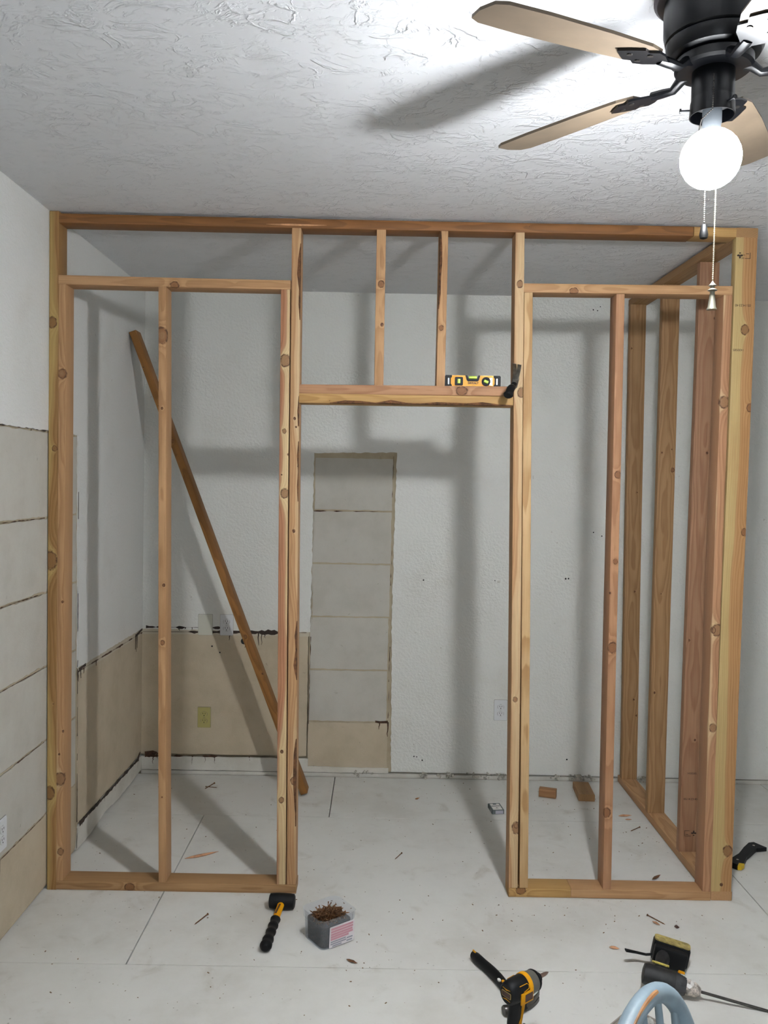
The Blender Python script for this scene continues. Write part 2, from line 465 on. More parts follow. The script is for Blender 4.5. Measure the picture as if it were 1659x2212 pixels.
def make_back_wall():
    bm = B(); box(bm, (XR/2-.05, D+.11, H/2), (XR+.5, .16, H+.1))
    wb = struct(obj('wall_back', bm, MT['mortar']))
    # painted plaster around the bared strip
    wall_piece('plaster', 'B', jag([(0, .828), (.952, .826), (.957, 1.842), (1.424, 1.852), (1.418, 1.5), (1.412, .9), (1.425, .03), (XR, .02), (XR, H), (0, H)],
               .02, .003, skip=(5+1, 7, 8, 9)), -.0005, .022, MT['wall'], wb)
    # tan plaster strip framing the column of blocks
    wall_piece('mortar_bed', 'B', jag([(.945, .03), (1.43, .03), (1.43, 1.86), (.945, 1.86)], .03, .002), .008, .022, MT['mortar'], wb)
    cols = [(1.525, 1.815, .965, 1.402), (1.224, 1.514, .957, 1.400), (.921, 1.214, .955, 1.398), (.618, .912, .952, 1.394), (.318, .608, .950, 1.392), (.035, .31, .948, 1.40)]
    for i, (z0, z1, x0, x1) in enumerate(cols):
        bm = B(); prism(bm, jag([(x0, z0), (x1, z0), (x1, z1), (x0, z1)], .025, .002), 0, .02, wallmat('B', .0035+.02))
        obj('block', bm, MT['cream'] if i == 5 else MT['block'], wb)
    # cream wainscot zone in the left corner
    wall_piece('cream_panel', 'B', jag([(-.025, .112), (.94, .112), (.94, .800), (-.025, .800)], .03, .002), .003, .02, MT['cream'], wb)
    wall_piece('residue_band', 'B', jag([(-.025, .799), (.948, .799), (.948, .832), (-.025, .832)], .025, .0015), .0012, .02, MT['band'], wb)
    wall_piece('skirt_strip', 'B', jag([(-.025, .022), (1.41, .022), (1.41, .05), (.95, .055), (.95, .098), (-.025, .098)], .03, .002), -.002, .012, MT['skirt'], wb)
    drips('glue_line', 'B', [(.004, .812), (.93, .822)], .022, -.0005, MT['tar'], wb, .10, 9, .12)
    drips('glue_line', 'B', [(.02, .838), (.45, .842)], .02, -.001, MT['tar'], wb, .02, 14, .5)
    drips('glue_line', 'B', [(.02, .098), (.76, .108)], .017, -.001, MT['glue'], wb, .05, 8, .05)
    drips('glue_line', 'B', [(.02, .11), (.09, .118)], .03, -.0012, MT['glue'], wb, .08, 5)
    for z, n in ((1.518, .006), (1.218, .005), (.916, .005), (.612, .005), (.313, .006)):
        drips('joint_line', 'B', [(.96, z-.003), (1.40, z)], n, .0025, MT['mortar' if z < 1.3 else 'glue'], wb, .01, 0, .2)
    drips('joint_line', 'B', [(1.33, .318), (1.402, .318)], .02, -.0012, MT['glue'], wb, .12, 3)
    for z0, z1 in ((1.60, 1.83), (1.1, 1.3), (.55, .75), (.34, .5)):
        drips('joint_line', 'B', [(1.402, z0), (1.405, z1)], .004, -.001, MT['glue'], wb, 0, 0, .25)
    drips('joint_line', 'B', [(.95, .3), (.955, .8)], .004, -.001, MT['glue'], wb, 0, 0, .3)
    drips('joint_line', 'B', [(.96, .9), (.962, 1.6)], .004, -.001, MT['mortar'], wb, 0, 0, .25)
    # nail holes, the round hole behind the leaning board
    bm = B()
    for x, z in ((1.588, 1.135), (1.993, 1.14), (2.394, 1.158), (2.41, 1.159), (2.544, 1.424), (2.592, 1.404), (1.555, .122), (1.571, .12), (1.603, .101), (2.506, 2.672), (2.53, 2.668), (2.545, 2.69), (2.43, .12), (.44, .70), (.395, .735)):
        lathe(bm, [(R.uniform(.003, .0055), 0), (.003, .0006)], 8, wallmat('B', -.0005) @ T(x, z, 0))
    h = obj('nail_holes', bm, MT['slot'], wb); h['kind'] = 'stuff'
    bm = B(); lathe(bm, [(.018, 0), (.0175, .0012)], 20, wallmat('B', -.0018+.0015) @ T(.576, .767, 0)); obj('round_hole', bm, MT['slot'], wb)
    # crumbling plaster along the foot of the wall
    bm = B()
    for x, n in ((1.24, 7), (1.29, 4), (1.62, 10), (1.75, 9), (1.9, 4), (1.98, 9), (2.05, 10), (2.1, 6), (2.38, 5), (2.46, 10), (2.5, 9), (2.55, 8), (2.86, 9), (2.9, 6), (3.1, 5), (3.3, 6)):
        for _ in range(n):
            s = R.uniform(.006, .017)
            box(bm, (0, 0, 0), (s*R.uniform(.6, 2.2), s*.5, s), T(x+R.gauss(0, .018), D-.004-R.uniform(0, .014), R.uniform(.006, .035)) @ RY(R.uniform(0, 3)) @ RZ(R.uniform(0, 3)))
    h = obj('plaster_crumbs', bm, [MT['crumb']], wb); h['kind'] = 'stuff'
    bm = B(); box(bm, (XR/2, D+.01, .008), (XR, .03, .02)); obj('base_ledge', bm, MT['skirt'], wb)
    return wb
WB = make_back_wall()

def make_left_wall():
    bm = B(); box(bm, (-.11, (YF+D)/2, H/2), (.16, D-YF+.3, H+.1))
    wl = struct(obj('wall_left', bm, MT['mortar']))
    wall_piece('plaster', 'L', jag([(YF, H), (D+.02, H), (D+.02, .83), (.343, .835), (.335, 1.87), (YF, 1.87)], .02, .003, skip=(0, 1, 5)) , -.0005, .022, MT['wallL'], wl)
    wall_piece('mortar_bed', 'L', [(YF, .012), (.33, .012), (.33, 1.872), (YF, 1.872)], .0075, .022, MT['mortar'], wl)
    # courses of large blocks, bared below the plaster
    zs = ((1.528, 1.862), (1.226, 1.518), (.926, 1.216), (.624, .916), (.32, .614), (.022, .31))
    for i, (z0, z1) in enumerate(zs):
        for a, b in ((YF, -2.08), (-2.074, -.875), (-.869, .326)):
            bm = B(); prism(bm, jag([(a, z0), (b, z0), (b, z1), (a, z1)], .03, .0025), 0, .02, wallmat('L', .0035+.02))
            obj('block', bm, MT['cream'] if i == 5 else MT['block'], wl)
    wall_piece('mortar_strip', 'L', jag([(.3, .02), (.36, .02), (.355, 1.88), (.3, 1.88)], .03, .003), .006, .01, MT['mortar'], wl)
    wall_piece('cream_panel', 'L', jag([(.362, .125), (D+.02, .112), (D+.02, .80), (.352, .805)], .03, .002), .003, .02, MT['cream'], wl)
    wall_piece('residue_band', 'L', jag([(.345, .80), (D+.02, .797), (D+.02, .835), (.345, .84)], .025, .0015), .0012, .02, MT['band'], wl)
    wall_piece('skirt_strip', 'L', jag([(.335, .012), (.5, .01), (.75, .03), (.95, .012), (D+.02, .022), (D+.02, .1), (.36, .112)], .03, .003), -.002, .012, MT['skirt'], wl)
    for z, mm in ((1.522, 'glue'), (1.222, 'mortar'), (.921, 'mortar'), (.619, 'glue'), (.315, 'mortar')):
        drips('joint_line', 'L', [(-1.6, z), (-.03, z)], .005, .0015, MT['glue'], wl, .01, 0, .45)
        drips('joint_line', 'L', [(-1.6, z+.006), (-.03, z+.003)], .012, .002, MT['mortar'], wl, .01, 0, .2)
    drips('joint_line', 'L', [(-1.6, 1.866), (-.02, 1.868)], .006, -.0008, MT['tar'], wl, .015, 10, .4)
    drips('glue_line', 'L', [(.345, .818), (D-.01, .808)], .009, -.0006, MT['glue'], wl, .05, 8, .12)
    drips('glue_line', 'L', [(.355, .826), (.44, .829)], .018, -.001, MT['tar'], wl, .06, 5)
    drips('glue_line', 'L', [(1.22, .812), (D-.01, .826)], .022, -.001, MT['tar'], wl, .1, 5)
    drips('glue_line', 'L', [(.37, .118), (1.30, .1)], .022, -.001, MT['tar'], wl, .04, 8)
    drips('glue_line', 'L', [(1.28, .1), (1.325, .13)], .02, -.001, MT['glue'], wl, .06, 3)
    for z0, z1 in ((1.5, 1.62), (1.0, 1.17), (.84, .87), (.72, .83), (.53, .66), (.42, .45), (.28, .36), (.14, .29), (.02, .11)):
        drips('joint_line', 'L', [(.336, z0), (.338, z1)], .006, -.001, MT['tar'], wl, 0, 0, .1)
    drips('crack', 'L', [(-.432, .12), (-.428, .2), (-.424, .318)], .006, -.001, MT['tar'], wl)
    return wl
WL = make_left_wall()

def make_other_walls():
    bm = B(); box(bm, (XR+.06, (YF+D)/2, H/2), (.12, D-YF+.3, H+.1)); struct(obj('wall_right', bm, MT['wall']))
    # the wall behind the camera, with an added, unseen window for the fill lamp
    x0, x1, z0, z1 = 1.0, 3.0, .85, 2.15
    bm = B()
    for a, b, c, d in ((-.2, x0, 0, H), (x1, XR+.1, 0, H), (x0, x1, 0, z0), (x0, x1, z1, H)):
        box(bm, ((a+b)/2, YF-.06, (c+d)/2), (b-a, .12, d-c))
    struct(obj('wall_front', bm, MT['wall']))
    bm = B(); t = .05
    for a, b, c, d in ((x0, x0+t, z0, z1), (x1-t, x1, z0, z1), (x0, x1, z0, z0+t), (x0, x1, z1-t, z1), ((x0+x1)/2-t/2, (x0+x1)/2+t/2, z0, z1)):
        box(bm, ((a+b)/2, YF-.06, (c+d)/2), (b-a, .06, d-c))
    struct(obj('added_window_1', bm, MT['white']))
make_other_walls()

# ------------------------------------------------------------------ the stud walls
PALE = dict(base='c49a6f', late='a0744c', sap='d5b88e')
PINK = dict(base='b98b67', late='936646', sap='d3b48a')
TAN = dict(base='b08a60', late='8b653f', sap='c8a87c')
ORANGE = dict(base='8e5f34', late='65411f', sap='a87c48')
YEL = dict(base='c49c62', late='a07642', sap='dcc28c')

FW = empty('stud_wall', 'front wooden stud wall with door opening and header, standing across the white room', 'stud wall')
def stud(name, xt, xb, zb, zt, parent=None, w=.037, label=None, y0=0., d=.088, **k):
    return board(name, (xb, y0+d/2, zb), (xt, y0+d/2, zt), (1, 0, 0), w, d, parent or FW, label, **k)
def rail(name, x0, x1, z0, z1, y0=0., d=.088, h=.0375, label=None, **k):
    # local X points down the height so the front face is the narrow edge
    return board(name, (x0, y0+d/2, z0), (x1, y0+d/2, z1), (0, 0, 1), h, d, FW, label, **k)
f = -.044
stud('wall_stud', .0198, .0198, 0, 2.738, w=.0385, cx=.06, sapd=.058, base='a57d4e', late='85602f', sap='c2a468', knots=[(-.006, f, 2.30, .018), (.006, f, 1.80, .010), (-.012, f, 1.35, .03), (-.01, f, .40, .022)])
stud('jack_stud', .0535, .052, .038, 2.451, w=.030, sapd=.062, cx=.04, knots=[(.002, f, 2.06, .016), (0, f, .42, .022), (.004, f, .12, .012)], **PALE)
stud('stud', .4495, .4725, .038, 2.451, w=.031, sapd=.07, knots=[(-.002, f, 2.22, .026), (.006, f, 1.22, .006), (0, f, 1.93, .005)], **PALE)
stud('jack_stud', .9395, .9565, .038, 2.449, sapd=.060, cx=-.06, knots=[(.002, f, 2.13, .02), (.004, f, 1.6, .016), (0, f, .55, .006), (.0, f, .35, .01), (0, f, 1.85, .008)], base='b5815f', late='8f5f42', sap='dcc394')
stud('king_stud', .9795, .9975, .038, 2.692, sapd=.062, cx=-.06, wane=(3, .03, -.05), knots=[(.01, f, .43, .014), (0, f, 1.45, .006), (0, f, 1.9, .005)], **PALE)
stud('king_stud', 1.869, 1.909, .040, 2.692, sapd=.056, cx=-.06, knots=[(.012, f, 2.02, .016), (0, f, .78, .009), (.012, f, .25, .02), (0, f, 2.45, .012)], **PALE)
stud('jack_stud', 1.9085, 1.952, .040, 2.457, w=.0345, ring=.007, contrast=.75, sapd=.2, nk=0, base='d0ae7f', late='a97f50', sap='d0ae7f')
stud('cripple_stud', 1.318, 1.3195, 2.078, 2.692, sapd=.08, knots=[(.002, f, .40, .012), (.008, f, .24, .006)], nk=0, **PALE)
stud('cripple_stud', 1.565, 1.565, 2.078, 2.692, w=.034, sapd=.08, wane=(2, .016, .1), nk=1, **PALE)
stud('stud', 2.274, 2.2955, .039, 2.459, w=.034, sapd=.08, knots=[(-.01, f, .32, .016), (.006, f, 1.7, .012), (0, f, 1.0, .018), (.004, f, 1.35, .009)], **PINK)
stud('jack_stud', 2.705, 2.703, .038, 2.464, w=.035, sapd=.066, cx=.06, knots=[(.002, f, .68, .015), (.004, f, 1.08, .02), (0, f, 2.0, .02), (-.012, f, 1.08, .01)], **PINK)
rail('top_plate', .0395, 2.558, 2.711, 2.711, sapd=.2, nk=7, label='long orange-brown top plate with a pale patch over the door stud', **ORANGE)
rail('top_plate', 2.560, 2.728, 2.711, 2.709, d=.080, sapd=.2, ring=.008, contrast=.8, nk=0, label='short pale offcut completing the top plate', **YEL)
rail('blocking', .0395, .9605, 2.470, 2.468, sapd=.045, nk=1, knots=[(-.012, -f, .46, .014)], label='left blocking rail, pinkish above and pale below', **PALE)
rail('blocking', 1.889, 2.722, 2.4745, 2.483, h=.036, sapd=.05, nk=1, knots=[(-.01, -f, .2, .014)], **PALE)
rail('header', 1.000, 1.8535, 2.0575, 2.0635, h=.0385, sapd=.2, nk=1, knots=[(0, -f, .65, .018)], ring=.007, contrast=.6, label='upper header board, pinkish tan with one round knot', **PINK)
rail('header', 1.001, 1.8575, 2.019, 2.024, h=.0385, y0=-.002, sapd=.04, wane=(1, .026, .12), nk=1, label='lower header board, yellow with a bark edge underneath', **YEL)
rail('bottom_plate', .0395, 1.0195, .0195, .0195, sapd=.12, knots=[(-.004, -f, .3, .016)], **TAN)
rail('bottom_plate', 1.891, 2.1465, .0205, .0205, sapd=.05, knots=[(.008, -f, .05, .016)], nk=1, label='short yellow sole plate under the right door studs', **YEL)
rail('bottom_plate', 2.1475, 2.7205, .0205, .0195, sapd=.12, nk=1, **PALE)
bm = B(); tube(bm, [(.86, -.0008, 2.704), (.95, -.0012, 2.7035), (1.03, -.0012, 2.703), (1.1, -.0006, 2.704)], [.0005, .004, .0035, .0005], 6); obj('split_patch', bm, MT['splint'], FW)['label'] = 'pale bared patch on the top plate'

SW = empty('stud_wall', 'side stud wall running back from the corner post to the rear wall', 'stud wall')
def rot_knots(*k): return list(k)
corner = board('corner_post', (2.7640, .0195, .038), (2.7710, .0195, 2.692), (1, 0, 0), .086, .0375, SW, 'wide corner post, yellow on its left half with grade stamps', cx=.1, cy=.09, sapd=.058, ring=.0065, contrast=.45,
      knots=[(.006, -.019, 2.29, .016), (.04, -.019, 1.98, .014), (.02, -.019, .17, .018), (.0, -.019, .03, .006), (.036, -.019, 1.48, .012)], base='b98d5e', late='99693c', sap='bfa671', nk=0)
for i, (xb, xt, yb, yt) in enumerate(((2.7645, 2.774, .386, .40), (2.7625, 2.754, .824, .83), (2.7675, 2.735, 1.303, 1.30))):
    board('stud', (xb, yb, .038), (xt, yt, 2.692), (1, 0, 0), .087, .0375, SW, None, sapd=.09, cy=.07, nk=7, **(dict(base='ab8263', late='8a6044', sap='c3a27c'), TAN, TAN)[i])
board('top_plate', (2.7725, .002, 2.711), (2.745, D-.004, 2.711), (1, 0, 0), .089, .0375, SW, 'side top plate, its end grain facing out at the corner', sapd=.2, nk=3, **TAN)
board('bottom_plate', (2.7645, .001, .0195), (2.7675, D-.004, .0195), (1, 0, 0), .086, .0375, SW, None, sapd=.06, nk=3, **PALE)

def ink(text, size, mat, parent, name='ink_stamp', m=None, ext=.00015, bold=0):
    c = bpy.data.curves.new(name, 'FONT'); c.body = text; c.size = size; c.extrude = ext; c.align_x = 'CENTER'; c.align_y = 'CENTER'; c.offset = bold
    o = bpy.data.objects.new(name, c); COL.objects.link(o)
    bpy.context.view_layer.update()
    me = bpy.data.meshes.new_from_object(o.evaluated_get(bpy.context.evaluated_depsgraph_get()))
    bpy.data.objects.remove(o); bpy.data.curves.remove(c)
    o = link(name, me, m or MT['ink'], parent); o.matrix_world = mat if not parent else parent.matrix_world.inverted() @ mat
    return o
def onfront(x, y, z, rot=0): return T(x, y, z) @ RX(PI/2) @ RZ(rot)
def grade_mark(x, y, z, rot):
    m = onfront(x, y, z, rot); bm = B()
    prism(bm, [(-.022, -.012), (-.02, -.012), (-.02, .012), (-.022, .012)], 0, .0002, m)
    prism(bm, [(-.022, .010), (.0, .010), (.0, .012), (-.022, .012)], 0, .0002, m)
    for a in (0, 1, 2):   # sprig shaped mill mark
        q = m @ T(.02, 0, 0) @ RZ(PI/2*a-PI/2); prism(bm, [(-.002, 0), (.002, 0), (.004, .008), (0, .013), (-.004, .008)], 0, .0002, q)
    prism(bm, [(.0165, -.012), (.0235, -.012), (.0235, -.008), (.0165, -.008)], 0, .0002, m)
    prism(bm, [(-.016, -.008), (-.004, -.008), (-.004, -.006), (-.016, -.006)], 0, .0002, m)
    return bm
obj('ink_stamp', grade_mark(2.7655, -.0010, 2.62, PI), MT['ink'], SW)
ink('S.GRN', .010, onfront(2.752, -.0010, 2.622, PI), SW)
ink('1&2', .009, onfront(2.757, -.0010, 2.610, PI), SW)
ink('05:14:23:40', .0135, onfront(2.7645, -.0010, 2.424, PI), SW)
ink('1430585', .0125, onfront(2.7525, -.0010, 2.247, PI), SW)
obj('ink_stamp', grade_mark(2.7645, .3650, .126, 0), MT['ink'], SW)
ink('S.GRN', .010, onfront(2.757, .3650, .112), SW)
ink('05:14:23:40', .0135, onfront(2.7645, .3650, .282), SW)
ink('1430585', .0125, onfront(2.7665, .3650, .40), SW)

# loose boards
LB = tag(board('board', (.957, 1.087, .013), (.022, 1.087, 2.448), (1, 0, .38), .038, .089, None, nk=5, knots=[(-.002, f, 2.0, .008), (0, f, .9, .008)], base='9a6a35', late='70481f', sap='a87c48', sapd=.2),
         'brown two-by-four leaning diagonally into the left rear corner', 'board')
def offcut(name, pts, h, label, pal):
    cx = sum(p[0] for p in pts)/4; cy = sum(p[1] for p in pts)/4
    a = V((pts[1][0]-pts[0][0], pts[1][1]-pts[0][1], 0)); b = V((pts[3][0]-pts[0][0], pts[3][1]-pts[0][1], 0))
    L, Wd = a.length, b.length
    c = V((cx, cy, h/2+.001))
    if L > Wd: p0, p1, wd = c-a/2, c+a/2, Wd
    else: p0, p1, wd = c-b/2, c+b/2, L
    o = board(name, p0, p1, (0, 0, 1), h, wd, None, nk=1, **pal); return tag(o, label, 'wood block')
offcut('wood_block', [(2.222, 1.095), (2.308, 1.066), (2.322, 1.104), (2.236, 1.133)], .045, 'small reddish two-by-four offcut on the floor left of the bigger offcut', dict(base='ad8159', late='8d633f', sap='ad8159'))
offcut('wood_block', [(2.425, 1.045), (2.512, 1.045), (2.525, 1.235), (2.438, 1.235)], .037, 'longer tan two-by-four offcut with a rough end near the rear wall', TAN)

# ------------------------------------------------------------------ outlets
def outlet(x, z, side, plate_m, face_m, label, group='outlets', blank=False, ww=.073, hh=.117):
    o = empty('wall_outlet' if not blank else 'blank_plate', label, 'outlet' if not blank else 'wall plate', wallmat(side, -.001) @ T(x, z, 0))
    bm = B(); prism(bm, rrect(ww+.0026, hh+.0026, .004, 3), -.001, .0012); obj('plate_shadow_rim', bm, MT['plate_shadow_rim'], o)  # grey rim under the plate, its shadow outline put in as colour
    bm = B(); prism(bm, rrect(ww, hh, .004, 3), .0012, .003); prism(bm, rrect(ww-.006, hh-.006, .004, 3), .003, .0055)
    obj('cover_plate', bm, plate_m, o)
    if blank: return o
    for s in (-1, 1):
        bm = B(); prism(bm, [(r*1.0*math.cos(a), max(-.0142, min(.0142, r*math.sin(a)))) for r in (.0172,) for a in [2*PI*k/28 for k in range(28)]], .0055, .0068, T(0, s*.0195, 0))
        rc = obj('receptacle', bm, face_m, o)
        bm = B()
        lathe(bm, [(.0172, .0055), (.0176, .0062), (.0187, .0062), (.0191, .0055)], 28, T(0, s*.0195, 0) @ M.Diagonal((1, .84, 1, 1)), cap=False)
        obj('painted_shadow_ring', bm, MT['ring_grey'], rc)  # solid grey ring, painted shade around the receptacle
        bm = B()
        for sx in (-.0063, .0063): box(bm, (sx, s*.0195+.004, .0070), (.0024, .0085, .0006))
        lathe(bm, [(.0028, .0068), (.0028, .0073)], 10, T(0, s*.0195-.0075, 0))
        obj('slots', bm, MT['slot'], rc)
    bm = B(); lathe(bm, [(.003, .0055), (.002, .0064)], 10); obj('plate_screw', bm, face_m, o)
    return o
outlet(.3565, .858, 'B', MT['blank'], MT['blank'], 'blank grey-white cover plate on the rear wall beside the white outlet', blank=True, ww=.080, hh=.118)
outlet(.477, .858, 'B', MT['white'], MT['white'], 'white duplex outlet on the rear wall behind the leaning board')
outlet(.3555, .327, 'B', MT['almond'], MT['almond'], 'almond yellow duplex outlet low on the cream rear wall')
outlet(2.0435, .399, 'B', MT['white'], MT['white'], 'white duplex outlet half hidden behind the right door stud')
outlet(-.413, .405, 'L', MT['white'], MT['white'], 'white duplex outlet on the left block wall at the picture edge')

# ------------------------------------------------------------------ ceiling fan
def make_fan():
    fan = empty('ceiling_fan', 'black ceiling fan with five tan blades and a lit globe bulb', 'ceiling fan', T(2.004, -1.6, H))
    z = -H
    bm = B(); lathe(bm, [(.100, -.001), (.122, -.004), (.123, -.03), (.116, -.036), (.100, -.036)], 48); obj('ceiling_ring', bm, flat('fan_grey', '4a464b', .45), fan, True)
    bm = B(); lathe(bm, [(.100, -.03), (.1025, -.06), (.102, -.1), (.098, -.118), (.094, -.121), (.097, -.124), (.096, -.14), (.090, -.151), (.08, -.155), (.07, -.156), (.03, -.157)], 48)
    obj('motor_housing', bm, MT['fanblack'], fan, True)
    bm = B(); lathe(bm, [(.074, -.156), (.078, -.16), (.078, -.176), (.072, -.181), (.04, -.182)], 40); obj('flywheel', bm, MT['fanblack'], fan, True)
    # light kit
    bm = B(); lathe(bm, [(.040, -.178), (.0425, -.182), (.0425, -.236), (.0425, -.238), (.044, -.244), (.0452, -.272), (.0432, -.272), (.0425, -.246), (.036, -.240), (.02, -.239)], 40)
    kit = obj('light_kit', bm, MT['fanblack'], fan, True)
    for k in range(3):
        a = math.radians(170+120*k); bm = B()
        cyl(bm, (.045*math.cos(a), .045*math.sin(a), -.258), (.064*math.cos(a), .064*math.sin(a), -.258), .0022, seg=8)
        lathe(bm, [(.005, 0), (.005, .003)], 10, frame((.062*math.cos(a), .062*math.sin(a), -.258), (math.cos(a), math.sin(a), 0), (0, 0, 1)))
        obj('thumb_screw', bm, MT['fanblack'], kit, True)
    bm = B(); lathe(bm, [(.019, -.24), (.0195, -.285), (.0185, -.289), (.0175, -.30)], 28)
    nk = obj('bulb_neck', bm, MT['neck'], fan, True)
    bm = B(); n = 12; br = BULB_R; zc = BULB.z-H
    lathe(bm, [(br*math.sin(t), zc+br*math.cos(t)) for t in [.3+(PI-.3)*i/n for i in range(n+1)]], 28)
    obj('light_bulb', bm, MT['bulb'], nk, 'all')['label'] = 'round glowing white globe bulb'
    # blades
    out = [(.165, -.036), (.20, -.050), (.30, -.058), (.44, -.062), (.525, -.058), (.546, -.044), (.553, 0), (.546, .044), (.525, .058), (.44, .062), (.30, .058), (.20, .050), (.165, .036)]
    leaf = [(.10, -.007), (.13, -.012), (.155, -.034), (.175, -.042), (.19, -.03), (.205, -.036), (.225, -.02), (.245, 0), (.225, .02), (.205, .036), (.19, .03), (.175, .042), (.155, .034), (.13, .012), (.10, .007)]
    for k in range(5):
        a = math.radians(202.8-72*k); hold = M.Rotation(a, 4, 'Z') @ T(0, 0, -.190) @ RX(math.radians(-12))
        bm = B(); prism(bm, out, .004, .010, hold); bl = obj('blade', bm, MT['blade'], fan)
        bm = B(); prism(bm, leaf, -.001, .0035, hold)
        pts = [hold.inverted() @ (M.Rotation(a, 4, 'Z') @ V(q)) for q in ((.06, 0, -.172), (.08, 0, -.178), (.10, 0, -.188))]
        tube(bm, [M.Rotation(a, 4, 'Z') @ V(q) for q in ((.055, 0, -.170), (.075, 0, -.176), (.092, 0, -.19), (.115, 0, -.188), (.14, 0, -.186))], [.011, .010, .008, .009, .009], 10, flatx=1.4)
        obj('blade_iron', bm, MT['fanblack'], bl, True)
        for (x, y) in ((.18, -.02), (.18, .02), (.215, 0)):
            bm = B(); lathe(bm, [(.006, -.003), (.006, -.001)], 8, hold @ T(x, y, 0)); obj('blade_screw', bm, MT['steel'], bl)
    # pull chains
    def chain(pts, nm, mat):
        bm = B(); tot = sum((V(b)-V(a)).length for a, b in zip(pts, pts[1:])); st = .0042; q = []
        for a, b in zip(pts, pts[1:]):
            a, b = V(a), V(b); k = max(1, int((b-a).length/st)); q += [a.lerp(b, i/k) for i in range(k)]
        for p in q: bmesh.ops.create_icosphere(bm, subdivisions=1, radius=.0017, matrix=M.Translation(p))
        tube(bm, pts, .0006, 5)
        return obj(nm, bm, mat, fan, 'all')
    c1 = chain([(-.0153, -.041, 2.535-H), (-.0175, -.049, 2.52-H), (-.0185, -.050, 2.462-H), (-.030, -.022, 2.452-H), (-.016, .030, 2.447-H), (.008, .062, 2.425-H), (.016, .069, 2.39-H), (.0175, .070, 2.270-H)], 'pull_chain', MT['steel'])
    bm = B(); lathe(bm, [(.002, .0), (.006, -.003), (.0075, -.012), (.0095, -.024), (.008, -.031), (.003, -.033)], 16, T(.0175, .070, 2.270-H))
    obj('chain_fob', bm, flat('fob_black', '020202', .4, spec=.08), c1, True)['label'] = 'black teardrop fob'
    bm = B(); lathe(bm, [(.0027, -.165), (.0055, -.165)], 4, cap=False); bm.free()
    c2 = chain([(.022, .04, 2.54-H), (.036, .066, 2.44-H), (.0395, .068, 2.36-H), (.0405, .070, 2.148-H)], 'pull_chain', flat('brass_chain', 'c9bfa0', .3, .9))
    bm = B(); lathe(bm, [(.001, 0), (.0035, -.004), (.0085, -.010), (.0045, -.012), (.0045, -.015), (.0105, -.020), (.005, -.023), (.005, -.026), (.0085, -.056), (.0105, -.060), (.0105, -.062), (.004, -.0625)], 20, T(.0405, .07, 2.148-H))
    obj('chain_fob', bm, flat('nickel_fob', '8d897a', .28, .95), c2, True)['label'] = 'brushed nickel cone fob'
    return fan
make_fan()

# ------------------------------------------------------------------ hand tools
def torpedo_level():
    o = empty('torpedo_level', 'small yellow and black torpedo level standing on the header', 'level', T(1.695, .022, 2.0795) @ RY(-.004))
    bm = B(); h = .045; a = .098
    prism(bm, [(-a, 0), (a, 0), (a, h), (.030, h), (.021, .026), (-.021, .026), (-.030, h), (-a, h)], 0, .022, RX(PI/2) @ T(0, 0, -.011))
    obj('body', bm, MT['yellow'], o)
    bm = B(); box(bm, (0, 0, .0012), (.196, .0235, .0024)); box(bm, (-.062, 0, h), (.066, .0235, .002)); box(bm, (.062, 0, h), (.066, .0235, .002)); obj('rail', bm, flat('level_edge', 'c9962f', .4, .2), o)
    for s in (-1, 1):
        bm = B()
        pts = [(s*.083, 0), (s*.110, 0), (s*.112, .004), (s*.112, h-.003), (s*.108, h+.001), (s*.083, h+.001), (s*.0845, h-.008), (s*.088, .035), (s*.088, .012), (s*.0845, .008)]
        prism(bm, pts, 0, .026, RX(PI/2) @ T(0, 0, -.013)); ec = obj('end_cap', bm, MT['black'], o)
        bm = B(); prism(bm, rrect(.006, .026, .003), .013, .0135, RX(PI/2) @ T(s*.097, .022, 0)); obj('hang_slot', bm, MT['white'], ec)
    bm = B(); prism(bm, rrect(.032, .034, .004), .011, .0145, RX(PI/2) @ T(-.0555, .022, 0)); vf = obj('vial_frame', bm, MT['black'], o)
    bm = B(); cyl(bm, (-.0555, -.0148, .0135), (-.0555, -.0148, .0305), .0062, seg=14); obj('vial', bm, MT['vial'], vf, True)
    bm = B(); prism(bm, [(-.030, h+.001), (-.022, h+.001), (-.016, .032), (.016, .032), (.022, h+.001), (.030, h+.001), (.024, .026), (.019, .022), (-.019, .022), (-.024, .026)], .0112, .0142, RX(PI/2)); vf = obj('vial_frame', bm, MT['black'], o)
    bm = B(); cyl(bm, (-.016, -.0105, .038), (.016, -.0105, .038), .0058, seg=14); obj('vial', bm, MT['vial'], vf, True)
    bm = B(); lathe(bm, [(.018, .011), (.018, .015), (.011, .016), (.010, .0125)], 28, RX(PI/2) @ T(.0535, .022, 0)); vf = obj('vial_frame', bm, MT['black'], o)
    bm = B(); cyl(bm, (.0455, -.0140, .0255), (.0615, -.0140, .0185), .0055, seg=14); obj('vial', bm, MT['vial'], vf, True)
    bm = B(); box(bm, (.0735, -.0114, .022), (.010, .0006, .03)); obj('silver_patch', bm, MT['shiny'], o)
    t = ink('DEWALT', .0105, T(.002, -.0113, .0152) @ RX(PI/2), None, 'lettering', MT['slot'], bold=.0005); t.parent = o
    bm = B(); box(bm, (.003, -.0112, .0085), (.013, .0004, .0008)); obj('lettering', bm, MT['slot'], o)
torpedo_level()

